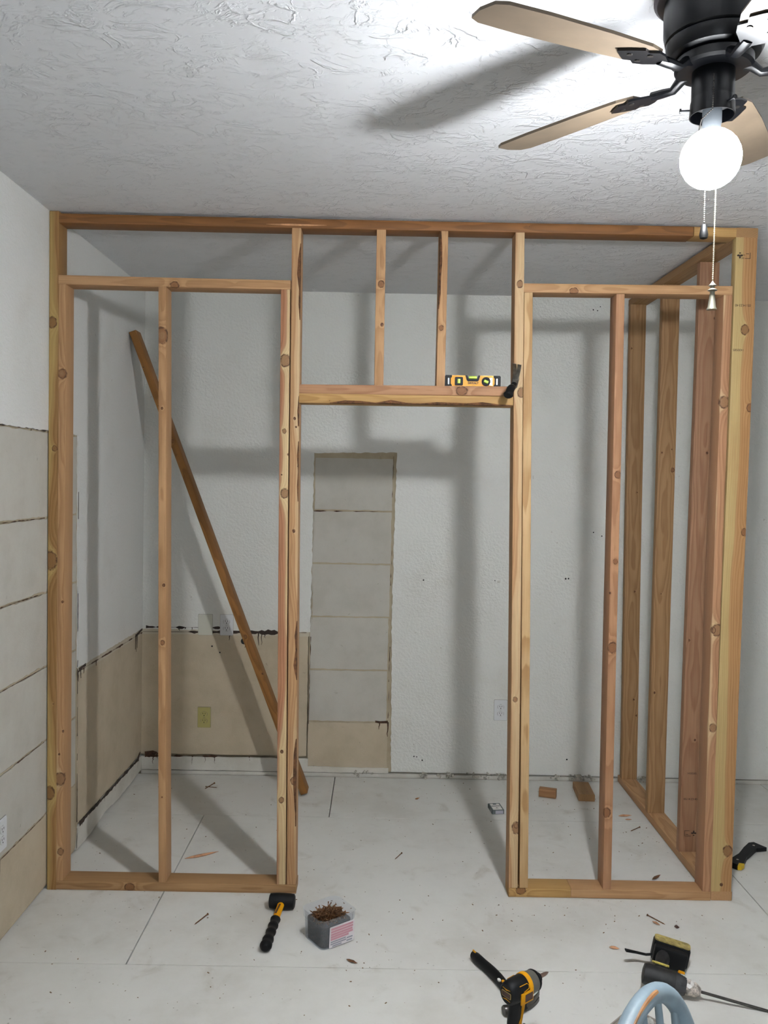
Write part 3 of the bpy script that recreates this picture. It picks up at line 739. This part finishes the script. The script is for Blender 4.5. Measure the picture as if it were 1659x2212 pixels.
def claw_hammer(o, L, hr, grip_col, accents=True, flare=1.25, head_mat=None):
    """handle along -X, striking face at -Y, claw at +Y bending back towards the handle"""
    hm = head_mat or MT['steel']
    bm = B()
    lathe(bm, [(.010, -.018), (.0098, -.030), (.0152, -.038), (.0162, -.054), (.0140, -.058)], 20, M(((1, 0, 0, 0), (0, 0, 1, 0), (0, 1, 0, 0), (0, 0, 0, 1))))
    rings(bm, [[V((x*.016, y, zz*.013)) for x, zz in ((1, .6), (.6, 1), (-.6, 1), (-1, .6), (-1, -.6), (-.6, -1), (.6, -1), (1, -.6))] for y in (-.022, .018)])
    for s in (-1, 1):   # the two claw prongs with a V between them
        pr = []
        for i in range(11):
            t = i/10; y = .012+.08*t; x = -.032*t*t; th = .0115*(1-.84*t)
            zi = s*max(.0002, .0052*(t-.42)); zo = s*(.0105+.0075*t)
            pr.append([V((x+th, y, zi)), V((x+th*.8, y, zo)), V((x-th*.5, y, zo)), V((x-th*.7, y, zi))])
        rings(bm, pr)
    obj('head', bm, hm, o, True)
    bm = B()
    tube(bm, [(.014, 0, 0), (-.03, 0, 0), (-.05, 0, 0)], [.0105, .0115, .0125], 14, flatx=.8); obj('collar', bm, MT['black'], o, True)
    bm = B(); n = 12; pts = []; rad = []
    for i in range(n+1):
        t = i/n; pts.append((-.045-(L-.045)*t, .010*math.sin(t*PI*1.3)*min(1, L/.2), 0))
        rad.append(hr*(.82+.22*math.sin(t*PI) + (flare-1)*max(0, t-.75)*4*.6))
    rad[-1] *= .72
    tube(bm, pts, rad, 16, flatx=.82); obj('grip', bm, grip_col, o, True)
    return o
# on the header, claw pointing up, short handle towards the room
ux = -V((-.04, -.095, -.056)).normalized(); uy = V((.16, -.25, 1)); uy = (uy-ux*uy.dot(ux)).normalized(); uz = ux.cross(uy)
m = M((ux, uy, uz)).transposed().to_4x4(); m.translation = V((1.864, .004, 2.100))
h1 = claw_hammer(empty('claw_hammer', 'claw hammer hooked over the header end with its claw pointing up', 'hammer', m), .125, .0155, MT['black'], flare=1.9, head_mat=flat('worn_steel', '7d7a74', .38, .85, var=.25, vs=40))
bm = B(); lathe(bm, [(.0035, 0), (.0055, .001), (.0055, .002), (.0035, .002)], 14, T(-.06, 0, 0) @ RY(-PI/2) @ T(0, .0, 0) @ RX(-PI/2) @ T(0, 0, .0135), cap=False); obj('rivet', bm, flat('pale_ring', 'd8d6b0', .4), h1)
# on the floor behind the impact driver
d = V((1.701-1.812, -.441+.741, 0)).normalized()
m = M((-d, V((-d.y*-1, d.x*-1, 0)), V((0, 0, 1)))).transposed().to_4x4()
ux = -d; uy = V((0, 0, 1)).cross(ux)
m = M((ux, uy, V((0, 0, 1)))).transposed().to_4x4(); m.translation = V((1.812, -.741, .017))
h2 = claw_hammer(empty('claw_hammer', 'claw hammer lying on the floor behind the impact driver, black curved grip', 'hammer', m), .315, .019, MT['black'], flare=1.35)
for (x, y, sx, sy, mm) in ((-.305, -.008, .022, .006, 'yellow'), (-.105, .004, .034, .010, 'yellow'), (-.128, -.005, .014, .010, 'white')):
    bm = B(); prism(bm, rrect(sx, sy, min(sx, sy)/2.2), .0135, .0185, T(x, y, 0)); obj('grip_badge', bm, MT[mm], h2)

def mallet():
    a = V((.977, -.122, .031)); e = V((.952, -.437, .020))
    o = empty('rubber_mallet', 'black rubber mallet with yellow shaft lying by the sole plate', 'mallet', T(.977, -.122, 0))
    L = lambda p: tuple(V(p)-V((.977, -.122, 0)))
    bm = B(); hx = V((1, -.06, 0)).normalized()
    lathe(bm, [(.022, -.050), (.0275, -.047), (.0295, -.030), (.0305, -.012), (.0305, .012), (.0295, .030), (.0275, .047), (.022, .050)], 24, frame((0, 0, .031), hx, (0, 0, 1)))
    obj('head', bm, MT['black'], o, True)
    bm = B(); tube(bm, [L(a.lerp(e, t)) for t in (.04, .2, .40)], .0115, 12, flatx=1.2); sh = obj('shaft', bm, MT['yellow'], o, True)
    bm = B(); p, q = a.lerp(e, .13), a.lerp(e, .34); q2 = (q-p).normalized()
    prism(bm, [(-.0035, 0), (.0035, 0), (.0035, (q-p).length), (-.0035, (q-p).length)], 0, .0008, frame(L(p), (0, -.02, 1), (1, -.06, 0)) @ T(0, 0, .0116) @ RZ(PI-.08)); obj('shaft_stripe', bm, MT['brown'], sh)
    n = 22; bm = B()
    tube(bm, [L(a.lerp(e, .38+.62*i/n)) for i in range(n+1)], [(.0158+.0018*math.sin(i*1.35) + (.0025 if i > n*.7 else 0))*(.72 if i in (0, n) else 1) for i in range(n+1)], 16, flatx=1.12); obj('grip', bm, MT['black'], o, True)
mallet()

def pry_tool():
    o = empty('pry_tool', 'black hand tool with bent pointed end and yellow corner, right of corner post', 'tool', T(2.96, .30, 0))
    bm = B(); pts = [(0, .0), (.025, -.005), (.07, .065), (.14, .14), (.155, .155), (.207, .165), (.172, .222), (.145, .215), (.10, .165), (.05, .10), (-.012, .045)]
    prism(bm, pts, .004, .022); obj('body', bm, MT['black'], o)
    bm = B(); prism(bm, [(-.014, -.028), (.006, -.03), (.028, -.008), (.004, .0)], .003, .023); obj('corner_accent', bm, flat('dull_yellow', 'c2a012', .5), o)
    bm = B(); prism(bm, [(-.06, .03), (-.012, -.03), (.004, -.004), (-.022, .075)], .003, .028); obj('handle', bm, MT['black'], o)
    for x, y in ((.015, .035), (.155, .185)):
        bm = B(); lathe(bm, [(.006, .022), (.005, .0228)], 12, T(x, y, 0)); obj('rivet', bm, MT['shiny'], o)
pry_tool()

def battery(bm_parent, m, mat):
    bm = B(); box(bm, (0, 0, 0), (.118, .074, .034), m, bev=.006); box(bm, (.005, 0, .024), (.10, .066, .02), m, bev=.004)
    return obj('battery', bm, mat, bm_parent, True)

def impact_driver():
    ax = V((.119, .094, 0)).normalized(); zc = .20
    m = frame((1.775, -.932, 0), (0, 0, 1), ax)     # local X = nose direction, Z up
    o = empty('impact_driver', 'yellow and black impact driver standing upright on its battery', 'drill', m)
    A = M(((0, 0, 1, 0), (0, 1, 0, 0), (-1, 0, 0, zc), (0, 0, 0, 1)))   # lathe z -> local x
    sq = M.Diagonal((1.08, .96, 1, 1))
    bm = B(); lathe(bm, [(.012, -.056), (.026, -.055), (.0315, -.048), (.033, -.03), (.0335, .0), (.033, .018)], 28, A @ sq); obj('motor_cover', bm, MT['black'], o, True)
    bm = B(); lathe(bm, [(.0337, .012), (.0352, .014), (.0352, .026), (.0337, .028)], 28, A @ sq); obj('housing_band', bm, MT['yellow'], o, True)
    for s in (1, -1):
        bm = B(); box(bm, (-.002, s*.0328, zc-.012), (.052, .005, .034), bev=.002); sp = obj('side_panel', bm, MT['yellow'], o, True)
        bm = B(); box(bm, (.004, s*.0356, zc-.012), (.032, .0008, .022)); obj('rating_label', bm, MT['brown'], sp)
    bm = B(); lathe(bm, [(.0325, .027), (.033, .034), (.0305, .060), (.024, .068)], 28, A); obj('gear_case', bm, MT['grey'], o, True)
    bm = B(); lathe(bm, [(.0312, .058), (.0315, .064), (.027, .071), (.0165, .074), (.0145, .086), (.008, .088)], 28, A); ch = obj('chuck', bm, MT['black'], o, True)
    bm = B(); lathe(bm, [(.0062, .086), (.0062, .112), (.0045, .122), (.0032, .126), (.0008, .131)], 12, A); obj('driver_bit', bm, flat('bit_steel', '8a7468', .3, .8), ch, True)
    # rear badge
    bm = B(); prism(bm, rrect(.036, .017, .003), 0, .0012, T(-.0556, 0, zc) @ RY(-PI/2) @ RZ(PI/2)); bd = obj('rear_badge', bm, flat('badge_edge', 'b9a15a', .4), o)
    bm = B(); prism(bm, rrect(.033, .014, .002), .001, .0017, T(-.0556, 0, zc) @ RY(-PI/2) @ RZ(PI/2)); obj('badge_plate', bm, MT['brown'], bd)
    for s in (-1, 1):
        bm = B(); prism(bm, [(-.015, 0), (0, s*.0045), (.015, 0), (0, s*.001)], 0, .002, T(-.0545, 0, zc+s*.0165) @ RY(-PI/2) @ RZ(PI/2)); obj('vent_slot', bm, MT['yellow'], o)
    for s in (-1, 1):
        bm = B(); tube(bm, [(-.026, s*.025, zc+.024), (.004, s*.026, zc+.024), (.010, s*.029, zc+.018), (.006, s*.0322, zc+.011), (-.016, s*.0335, zc+.008)], .0011, 6); obj('yellow_piping', bm, MT['yellow'], o)
    # handle, trigger
    hp = [(-.012, 0, .172), (-.016, 0, .14), (-.022, 0, .105), (-.022, 0, .07), (-.014, 0, .044)]
    bm = B(); tube(bm, hp, [.025, .0215, .0215, .0225, .028], 18, flatx=.80, up=(1, 0, 0)); obj('handle', bm, MT['black'], o, True)
    bm = B(); tube(bm, [(.008, 0, .170), (.004, 0, .14), (-.004, 0, .10), (-.002, 0, .07), (.008, 0, .046)], [.013, .0125, .0115, .0115, .013], 12, flatx=1.25, up=(1, 0, 0)); obj('handle_front', bm, MT['yellow'], o, True)
    for s in (-1, 1):
        bm = B(); tube(bm, [(-.006, s*.0178, .16), (-.009, s*.0175, .12), (-.024, s*.0176, .092), (-.03, s*.0165, .066), (-.04, s*.010, .058)], .0011, 6); obj('yellow_piping', bm, MT['yellow'], o)
    bm = B(); prism(bm, [(.012, .166), (.030, .166), (.026, .15), (.027, .136), (.032, .128), (.012, .126)], -.008, .008, RX(PI/2)); obj('trigger', bm, MT['black'], o)
    bm = B(); prism(bm, [(-.03, .046), (.03, .046), (.045, .034), (.045, .03), (-.045, .03), (-.04, .038)], -.030, .030, RX(PI/2)); obj('foot', bm, MT['yellow'], o)
    battery(o, T(.008, 0, .0175), MT['black'])
impact_driver()

def old_drill():
    # lies on its side: body axis to the right, handle and battery pointing away
    ax = V((.171, -.05, -.030)).normalized(); ay = V((0, 0, 1)).cross(ax).normalized(); az = ax.cross(ay)
    m = M((ax, ay, az)).transposed().to_4x4(); m.translation = V((2.326, -.636, .047))
    o = empty('cordless_drill', 'paint-splashed black cordless drill lying on its side with long mixing rod', 'drill', m)
    A = M(((0, 0, 1, 0), (1, 0, 0, 0), (0, 1, 0, 0), (0, 0, 0, 1)))
    bm = B(); lathe(bm, [(.018, -.084), (.031, -.081), (.034, -.068), (.034, .0), (.0335, .022)], 24, A); obj('motor_housing', bm, MT['dirtgrey'], o, True)
    bm = B(); lathe(bm, [(.034, .020), (.0345, .027), (.032, .040), (.029, .050), (.027, .055)], 24, A); gc = obj('gear_case', bm, flat('dusty_grey', '2b2b2d', .6, var=.4, vs=50), o, True)
    bm = B(); lathe(bm, [(.0225, .053), (.0245, .058), (.0245, .070), (.0225, .077), (.0235, .082), (.021, .090), (.012, .102), (.008, .104)], 22, A)
    ch = obj('chuck', bm, flat('paint_spattered_chuck', 'b6aca2', .5, var=.75, vs=55), o, True)
    for k in range(9):
        bm = B(); a = R.uniform(.6, 2.6); x = R.uniform(.035, .075); rr = .0325 if x < .05 else .0255
        s = R.uniform(.004, .009); q = M.Rotation(a-PI/2, 4, 'X') @ T(x, 0, rr)
        prism(bm, [(s*(1+R.uniform(-.4, .4))*math.cos(t), s*(1+R.uniform(-.4, .6))*math.sin(t)) for t in [2*PI*i/7 for i in range(7)]], -.003, .0012, q); obj('paint_splash', bm, MT['paper'], o)
    bm = B(); cyl(bm, (.10, 0, 0), (.42, .004, .013), .0048, seg=10); obj('mixing_rod', bm, MT['steel'], ch, True)
    # handle along local +Y (away from the camera), battery at its end
    bm = B(); tube(bm, [(-.015, .02, 0), (-.02, .06, 0), (-.02, .10, 0), (-.012, .13, 0)], [.027, .023, .024, .03], 16, flatx=.8); obj('handle', bm, MT['dirtgrey'], o, True)
    bm = B(); box(bm, (.02, .045, .0), (.022, .02, .02), bev=.003); obj('trigger', bm, MT['yellow'], o, True)
    bm = B(); box(bm, (.04, .034, .022), (.022, .012, .014), bev=.004); obj('selector_button', bm, MT['yellow'], o, True)
    bm = B(); box(bm, (-.03, .030, .0335), (.056, .009, .003)); obj('warning_label', bm, flat('faded_label', 'b9aa55', .6, var=.3, vs=120), o)
    bt = M(((1, 0, 0, .012), (0, 0, -1, .165), (0, 1, 0, .0), (0, 0, 0, 1))) @ RZ(0)
    bm = B(); box(bm, (.012, .148, .002), (.112, .03, .066), bev=.007); box(bm, (.016, .186, .002), (.126, .046, .076), bev=.010); ba = obj('battery', bm, MT['black'], o, True)
    bm = B(); prism(bm, rrect(.122, .040, .012), 0, .004, T(.016, .186, .0385)); obj('battery_edge', bm, flat('dusty_gold', '9a8a52', .6, var=.35, vs=60), ba)
    bm = B(); box(bm, (.052, .1625, .0), (.026, .006, .036), bev=.0015); obj('release_button', bm, MT['yellow'], ba)
    bm = B(); tube(bm, [(-.04, .155, -.008), (-.065, .158, -.020), (-.10, .155, -.022), (-.135, .136, -.016)], [.008, .0075, .008, .0095], 8, flatx=.4, up=(0, 1, 0)); obj('wrist_strap', bm, MT['black'], o, True)
    o.matrix_world = m
old_drill()

# ------------------------------------------------------------------ screws, tub, small things
def screw_mesh():
    bm = B(); lathe(bm, [(.0012, 0), (.0043, .0004), (.0044, .0012), (.0021, .005), (.0021, .03), (.0024, .031), (.0017, .033), (.0024, .036), (.0017, .039), (.0024, .042), (.0017, .046), (.0024, .05), (.0017, .054), (.0024, .058), (.0017, .062), (.0022, .066), (.0016, .07), (.0003, .076)], 8)
    me = bpy.data.meshes.new('screw'); bmesh.ops.recalc_face_normals(bm, faces=bm.faces); bm.to_mesh(me); bm.free()
    me.materials.append(MT['screw']); me.polygons.foreach_set('use_smooth', [True]*len(me.polygons)); return me
SCREW = screw_mesh()
def screw(p, d, label, group, s=1.0):
    o = bpy.data.objects.new('screw', SCREW); COL.objects.link(o)
    m = frame(p, d, (0, 0, 1) if abs(V(d).normalized().z) < .9 else (1, 0, 0)) @ M.Scale(s, 4)
    o.matrix_world = m; return tag(o, label, 'screw', group)
def fscrew(h, t, label):
    h, t = V((*h, .0045)), V((*t, .0025)); screw(h, t-h, label, 'loose screws on the floor', (t-h).length/.076)
fscrew((.696, -.178), (.66, -.253), 'loose bronze screw on the floor left of the mallet')
fscrew((.410, 1.150), (.475, 1.145), 'screw on the rear floor lying nearly level, crossed by another')
fscrew((.448, 1.205), (.412, 1.122), 'screw on the rear floor slanting across the level one')
fscrew((1.463, .381), (1.43, .32), 'small screw lying alone in the middle of the door opening')
fscrew((2.652, .714), (2.592, .668), 'grey screw on the floor inside the right bay by the side plate')
fscrew((2.419, -.129), (2.468, -.196), 'bronze screw on the floor in front of the right sole plate')

def tub():
    m = T(1.1735, -.3265, 0) @ RZ(math.radians(36.5))
    o = empty('screw_tub', 'clear square plastic tub heaped with bronze screws and pink labelled', 'tub', m)
    W, Dp, h = .142, .128, .112
    bm = B()
    def lp(w, d, z, r): return [V((x, y, z)) for x, y in rrect(w, d, r, 5)]
    rings(bm, [lp(W-.012, Dp-.012, .002, .018), lp(W-.006, Dp-.006, .001, .02), lp(W, Dp, .006, .022), lp(W+.008, Dp+.008, .084, .026), lp(W+.016, Dp+.016, .086, .028), lp(W+.018, Dp+.018, h-.004, .03), lp(W+.022, Dp+.022, h, .031),
               lp(W+.014, Dp+.014, h, .029), lp(W+.006, Dp+.006, .088, .026), lp(W-.004, Dp-.004, .008, .021)], cap=False)
    bmesh.ops.contextual_create(bm, geom=[]) if False else None
    obj('tub_wall', bm, MT['tub'], o, True)
    bm = B(); prism(bm, rrect(W-.014, Dp-.014, .018), .001, .003); obj('tub_base', bm, MT['tub'], o)
    bm = B()
    for k in range(7):
        x = -W/2+.014+k*(W-.028)/6; box(bm, (x, -Dp/2-.0085, .097), (.0022, .0016, .018))
    obj('rim_ribs', bm, MT['tub'], o)
    lm = T(.012, -Dp/2-.0045, .044) @ RX(PI/2+.05)
    bm = B(); prism(bm, rrect(.108, .080, .004), 0, .0006, lm); lb = obj('label', bm, MT['label'], o)
    bm = B()
    for y, x0, x1 in ((.030, -.048, .048), (.020, -.048, .048), (.010, -.048, .046), (.001, -.048, .048), (-.008, -.048, .03)): prism(bm, [(x0, y-.0038), (x1, y-.0038), (x1, y+.0038), (x0, y+.0038)], .0006, .0009, lm)
    obj('label_print', bm, MT['pink'], lb)
    bm = B()
    for y, x0, x1 in ((-.018, -.048, .018), (-.026, -.048, .02), (-.034, -.04, 0), (-.022, .022, .048), (-.032, .022, .046)): prism(bm, [(x0, y-.0026), (x1, y-.0026), (x1, y+.0026), (x0, y+.0026)], .0006, .0009, lm)
    obj('label_print', bm, MT['lgrey'], lb)
    # the mass of screws below, and the screws that can be made out on top
    bm = B(); q = random.Random(3); n = 15
    def hh(x, y): return .074+.010*math.exp(-((x-.01)**2+(y-.01)**2)/.0018)
    L0 = rrect(W-.012, Dp-.012, .018, 3)
    vb = [bm.verts.new((x*.97, y*.97, .004)) for x, y in L0]; vt = [bm.verts.new((x, y, .080)) for x, y in L0]
    for k in range(len(L0)): bm.faces.new((vb[k], vb[(k+1) % len(L0)], vt[(k+1) % len(L0)], vt[k]))
    bm.faces.new(vb[::-1]); bm.faces.new(vt)
    core = obj('screw_mass', bm, flat('screw_mass_metal', '3b2c24', .45, .5, var=.8, vs=110, bmp=.004), o); core['kind'] = 'stuff'
    bm = B()
    tmp = bmesh.new(); tmp.from_mesh(SCREW)
    for k in range(85):
        x, y = q.uniform(-.045, .045), q.uniform(-.04, .04); a = q.uniform(0, 2*PI); el = q.gauss(0, .25)
        d = V((math.cos(a)*math.cos(el), math.sin(a)*math.cos(el), math.sin(el))); c = V((x*.95, y*.95, .082+q.uniform(0, .006)))
        p = c-d*.033
        for s in (0, .068):   # keep inside the walls
            e = p+d*s; lim = (W/2-.008, Dp/2-.008)
            if abs(e.x) > lim[0]: p.x -= (abs(e.x)-lim[0])*math.copysign(1, e.x)
            if abs(e.y) > lim[1]: p.y -= (abs(e.y)-lim[1])*math.copysign(1, e.y)
        fm = frame(p, d, (0, 0, 1)); mp = {}
        for v in tmp.verts: mp[v.index] = bm.verts.new(fm @ v.co)
        for fc in tmp.faces: bm.faces.new([mp[v.index] for v in fc.verts])
    tmp.free()
    lay = obj('screw_layer', bm, MT['screw'], o, 'all', recalc=False); lay['kind'] = 'stuff'
    for k in range(40):
        r = .040*math.sqrt(q.random()); t = q.uniform(0, 2*PI); x, y = r*math.cos(t), r*math.sin(t)
        a = q.uniform(0, 2*PI); el = q.gauss(.12, .3) if k > 4 else q.uniform(.6, 1.0)
        d = V((math.cos(a)*math.cos(el), math.sin(a)*math.cos(el), -math.sin(el)))
        p = V((x, y, .093+q.uniform(0, .010)))-d*.026
        if k <= 4: p = V((x, y, .118+q.uniform(-.004, .006)))
        for s in (0, .06):
            e = p+d*s; lim = (W/2-.010, Dp/2-.010)
            if abs(e.x) > lim[0]: p.x -= (abs(e.x)-lim[0])*math.copysign(1, e.x)
            if abs(e.y) > lim[1]: p.y -= (abs(e.y)-lim[1])*math.copysign(1, e.y)
        screw(m @ p, m.to_3x3() @ d, 'bronze wood screw lying on the heap inside the clear tub', 'screws heaped in the tub', .79)
tub()

def tub_lid():
    o = empty('tub_lid', 'frosted plastic tub lid on the floor behind the blue chair back', 'lid', T(2.17, -.835, .003) @ RZ(math.radians(44)))
    bm = B(); prism(bm, rrect(.165, .15, .03), 0, .004); obj('lid_top', bm, MT['lid'], o)
    bm = B(); a = rrect(.168, .153, .031); b_ = rrect(.160, .145, .028)
    rings(bm, [[V((x, y, .001)) for x, y in a], [V((x, y, .010)) for x, y in a], [V((x, y, .010)) for x, y in b_], [V((x, y, .004)) for x, y in b_]], cap=False); obj('lid_rim', bm, MT['lid'], o)
tub_lid()
def scrap():
    bm = B(); g = 7
    vs = [[bm.verts.new(((i/g-.5)*.05, (j/g-.5)*.035, .013+.010*mnoise.noise(V((i*.9, j*.9, 2))))) for j in range(g)] for i in range(g)]
    for i in range(g-1):
        for j in range(g-1): bm.faces.new((vs[i][j], vs[i+1][j], vs[i+1][j+1], vs[i][j+1]))
    ex = bmesh.ops.solidify(bm, geom=bm.faces[:], thickness=.0006)
    o = obj('paper_scrap', bm, MT['paper']); o.location = (2.205, -.80, .006); tag(o, 'crumpled white paper scrap on the floor seen through the blue chair back', 'paper')
scrap()

def card_pack():
    a = math.radians(7); m = T(1.963, .897, 0) @ RZ(a)
    o = empty('card_carton', 'small grey and white printed carton on the floor left of the door stud', 'box', m)
    bm = B(); box(bm, (0, 0, .011), (.063, .092, .022), bev=.0015); obj('carton', bm, MT['packgrey'], o)
    bm = B(); prism(bm, [(-.024, -.04), (.024, -.04), (.024, .036), (.009, .036), (.009, .024), (-.009, .024), (-.009, .036), (-.024, .036)], .022, .0225); fp = obj('front_panel', bm, MT['paper'], o)
    bm = B(); prism(bm, [(-.022, .002), (.022, .002), (.022, .010), (-.022, .010)], .0225, .0228); prism(bm, [(-.008, -.022), (.008, -.022), (0, -.012)], .0225, .0228); obj('panel_print', bm, MT['packgrey'], fp)
    bm = B(); box(bm, (.006, -.0462, .011), (.04, .0006, .016)); obj('end_flap', bm, flat('flap_blue', '9c9ca8', .5), o)
    bm = B(); box(bm, (-.0318, -.022, .011), (.0005, .03, .014)); obj('side_panel', bm, MT['lgrey'], o)
card_pack()

def splinter(p, q, w, label, nm='wood_splinter', mat='splint'):
    bm = B(); p, q = V((*p, .004)), V((*q, .004)); n = 5
    tube(bm, [p.lerp(q, i/n)+V((0, 0, R.uniform(0, .002))) for i in range(n+1)], [w*x for x in (.15, .75, 1, .9, .55, .1)], 5, flatx=1.5)
    tag(obj(nm, bm, MT[mat]), label, 'wood splinter', 'wood splinters on the floor')
splinter((.498, .284), (.633, .363), .006, 'long pale wood splinter on the floor inside the left bay')
splinter((2.584, .848), (2.655, .858), .0055, 'thick wedge-ended splinter on the floor beside the side plate')
splinter((2.605, .805), (2.64, .803), .003, 'short thin splinter just below the wedge-ended one')
splinter((2.205, -.363), (2.24, -.372), .005, 'curled tan shaving on the floor left of the old drill strap')
splinter((1.245, -.468), (1.285, -.492), .004, 'dark twisted shaving on the floor in front of the screw tub', mat='bark')
splinter((2.535, .165), (2.585, .21), .005, 'dark splinter lying behind the right sole plate', mat='bark')
splinter((2.425, -.175), (2.445, -.205), .004, 'pale shaving beside the screw in front of right sole plate')
splinter((1.55, 1.02), (1.575, 1.045), .004, 'reddish splinter on the floor left of the grey carton', mat='worn')
splinter((2.497, -.213), (2.515, -.218), .006, 'brown flake on the floor above the old drill', mat='brown')
splinter((.985, -.075), (.988, -.05), .004, 'tiny upright pale splinter just above the mallet head')

def debris():
    bm = B(); q = random.Random(5)
    spots = []
    for _ in range(330): spots.append((q.uniform(.05, 3.3), q.uniform(-.8, 1.3)))
    for cx, cy, n in ((2.3, -.1, 22), (1.9, -.1, 12), (2.6, .6, 20), (1.7, 1.1, 16), (1.1, -.1, 18), (1.45, .75, 12), (2.4, .95, 16), (1.3, -.5, 12)):
        for _ in range(n): spots.append((q.gauss(cx, .12), q.gauss(cy, .09)))
    for x, y in spots:
        if y > 1.33 or x < .02: continue
        s = q.choice((.001, .0012, .0015, .002, .003))
        box(bm, (0, 0, 0), (s*q.uniform(1, 3), s, s*.6), T(x, y, s*.35) @ RZ(q.uniform(0, 3)))
    o = obj('floor_debris', bm, MT['debris']); o['kind'] = 'stuff'; tag(o, 'sawdust and tiny wood chips scattered over the white floor', 'debris')
debris()

# ------------------------------------------------------------------ chair (only the top of its hoop back is in view)
def chair():
    top = V((1.785, -2.0, .8385)); th = math.radians(51)
    w = V((math.cos(th), math.sin(th), 0)); nrm = V((-math.sin(th), math.cos(th), 0))
    o = empty('windsor_chair', 'pale blue painted hoop-back chair with worn wooden edge in front', 'chair', T(top.x, top.y, 0))
    back = nrm*-1       # seat extends this way
    def P(a, z, b=0): q = w*a + back*(b) ; return (q.x, q.y, z)
    ht, sz = top.z, .44
    def lean(z): return -(z-sz)*.16
    hoop = []; n = 40
    for i in range(n+1):
        t = -1+2*i/n; a = math.copysign(abs(math.sin(t*PI/2))**.95, t)*.205; z = sz+(ht-sz)*math.cos(t*PI/2)**.62
        hoop.append(P(a, z, lean(z)+.17))
    off = V(P(0, 0, lean(ht)+.17)); hoop = [tuple(V(h)-V((off.x, off.y, 0))) for h in hoop]
    bm = B(); tube(bm, hoop, .0165, 14, up=tuple(nrm), flatx=1.0); hp = obj('back_hoop', bm, MT['bluepaint'], o, True)
    bm = B(); e = [tuple(V(h)+V((h[0], h[1], 0))*0 + (V((0, 0, 1))*.006+nrm*.0)*1 + nrm*.0) for h in hoop[6:n-14]]
    e = []
    for i in range(5, n-17):
        h = V(hoop[i]); c = V((0, 0, sz+.22)); r = (h-V((h.x*.0, h.y*.0, c.z))); r = (r - nrm*r.dot(nrm)).normalized()
        e.append(h + r*.0105 - nrm*.0112)
    tube(bm, e, [.0032+.0008*math.sin(i*.9) for i in range(len(e))], 6); obj('worn_edge', bm, MT['worn'], hp, True)
    def sh(q): return tuple(V(q)-V((off.x, off.y, 0)))
    for k in range(-2, 3):
        a = k*.064; u = abs(a)/.205; t = math.asin(min(1, u))/(PI/2); zt = sz+(ht-sz)*math.cos(t*PI/2)**.62-.008
        bm = B(); tube(bm, [sh(P(a*.82, sz, lean(sz)+.17)), sh(P(a*.9, (sz+zt)/2, lean((sz+zt)/2)+.17)), sh(P(a, zt, lean(zt)+.17))], [.0075, .0085, .0062], 10, up=tuple(nrm)); obj('spindle', bm, MT['bluepaint'], o, True)
    seat = []
    for i in range(32):
        a = 2*PI*i/32; seat.append((.225*math.copysign(abs(math.cos(a))**.8, math.cos(a)), .21*math.copysign(abs(math.sin(a))**.8, math.sin(a))))
    bm = B(); mm = M((w, back, V((0, 0, 1)))).transposed().to_4x4(); mm.translation = V(sh(P(0, 0, .17+.185)))
    prism(bm, seat, sz-.036, sz, mm); obj('seat', bm, MT['bluepaint'], o)
    for sx in (-1, 1):
        for sy in (-1, 1):
            bm = B(); tube(bm, [mm @ V((sx*.14, sy*.13, sz-.03)), mm @ V((sx*.165, sy*.155, .24)), mm @ V((sx*.20, sy*.19, 0.001))], [.015, .019, .012], 12); obj('leg', bm, MT['bluepaint'], o, True)
        bm = B(); tube(bm, [mm @ V((sx*.172, -.162, .2)), mm @ V((sx*.172, .162, .2))], .010, 10); obj('stretcher', bm, MT['bluepaint'], o, True)
    bm = B(); tube(bm, [mm @ V((-.172, 0, .2)), mm @ V((.172, 0, .2))], .010, 10); obj('stretcher', bm, MT['bluepaint'], o, True)
chair()
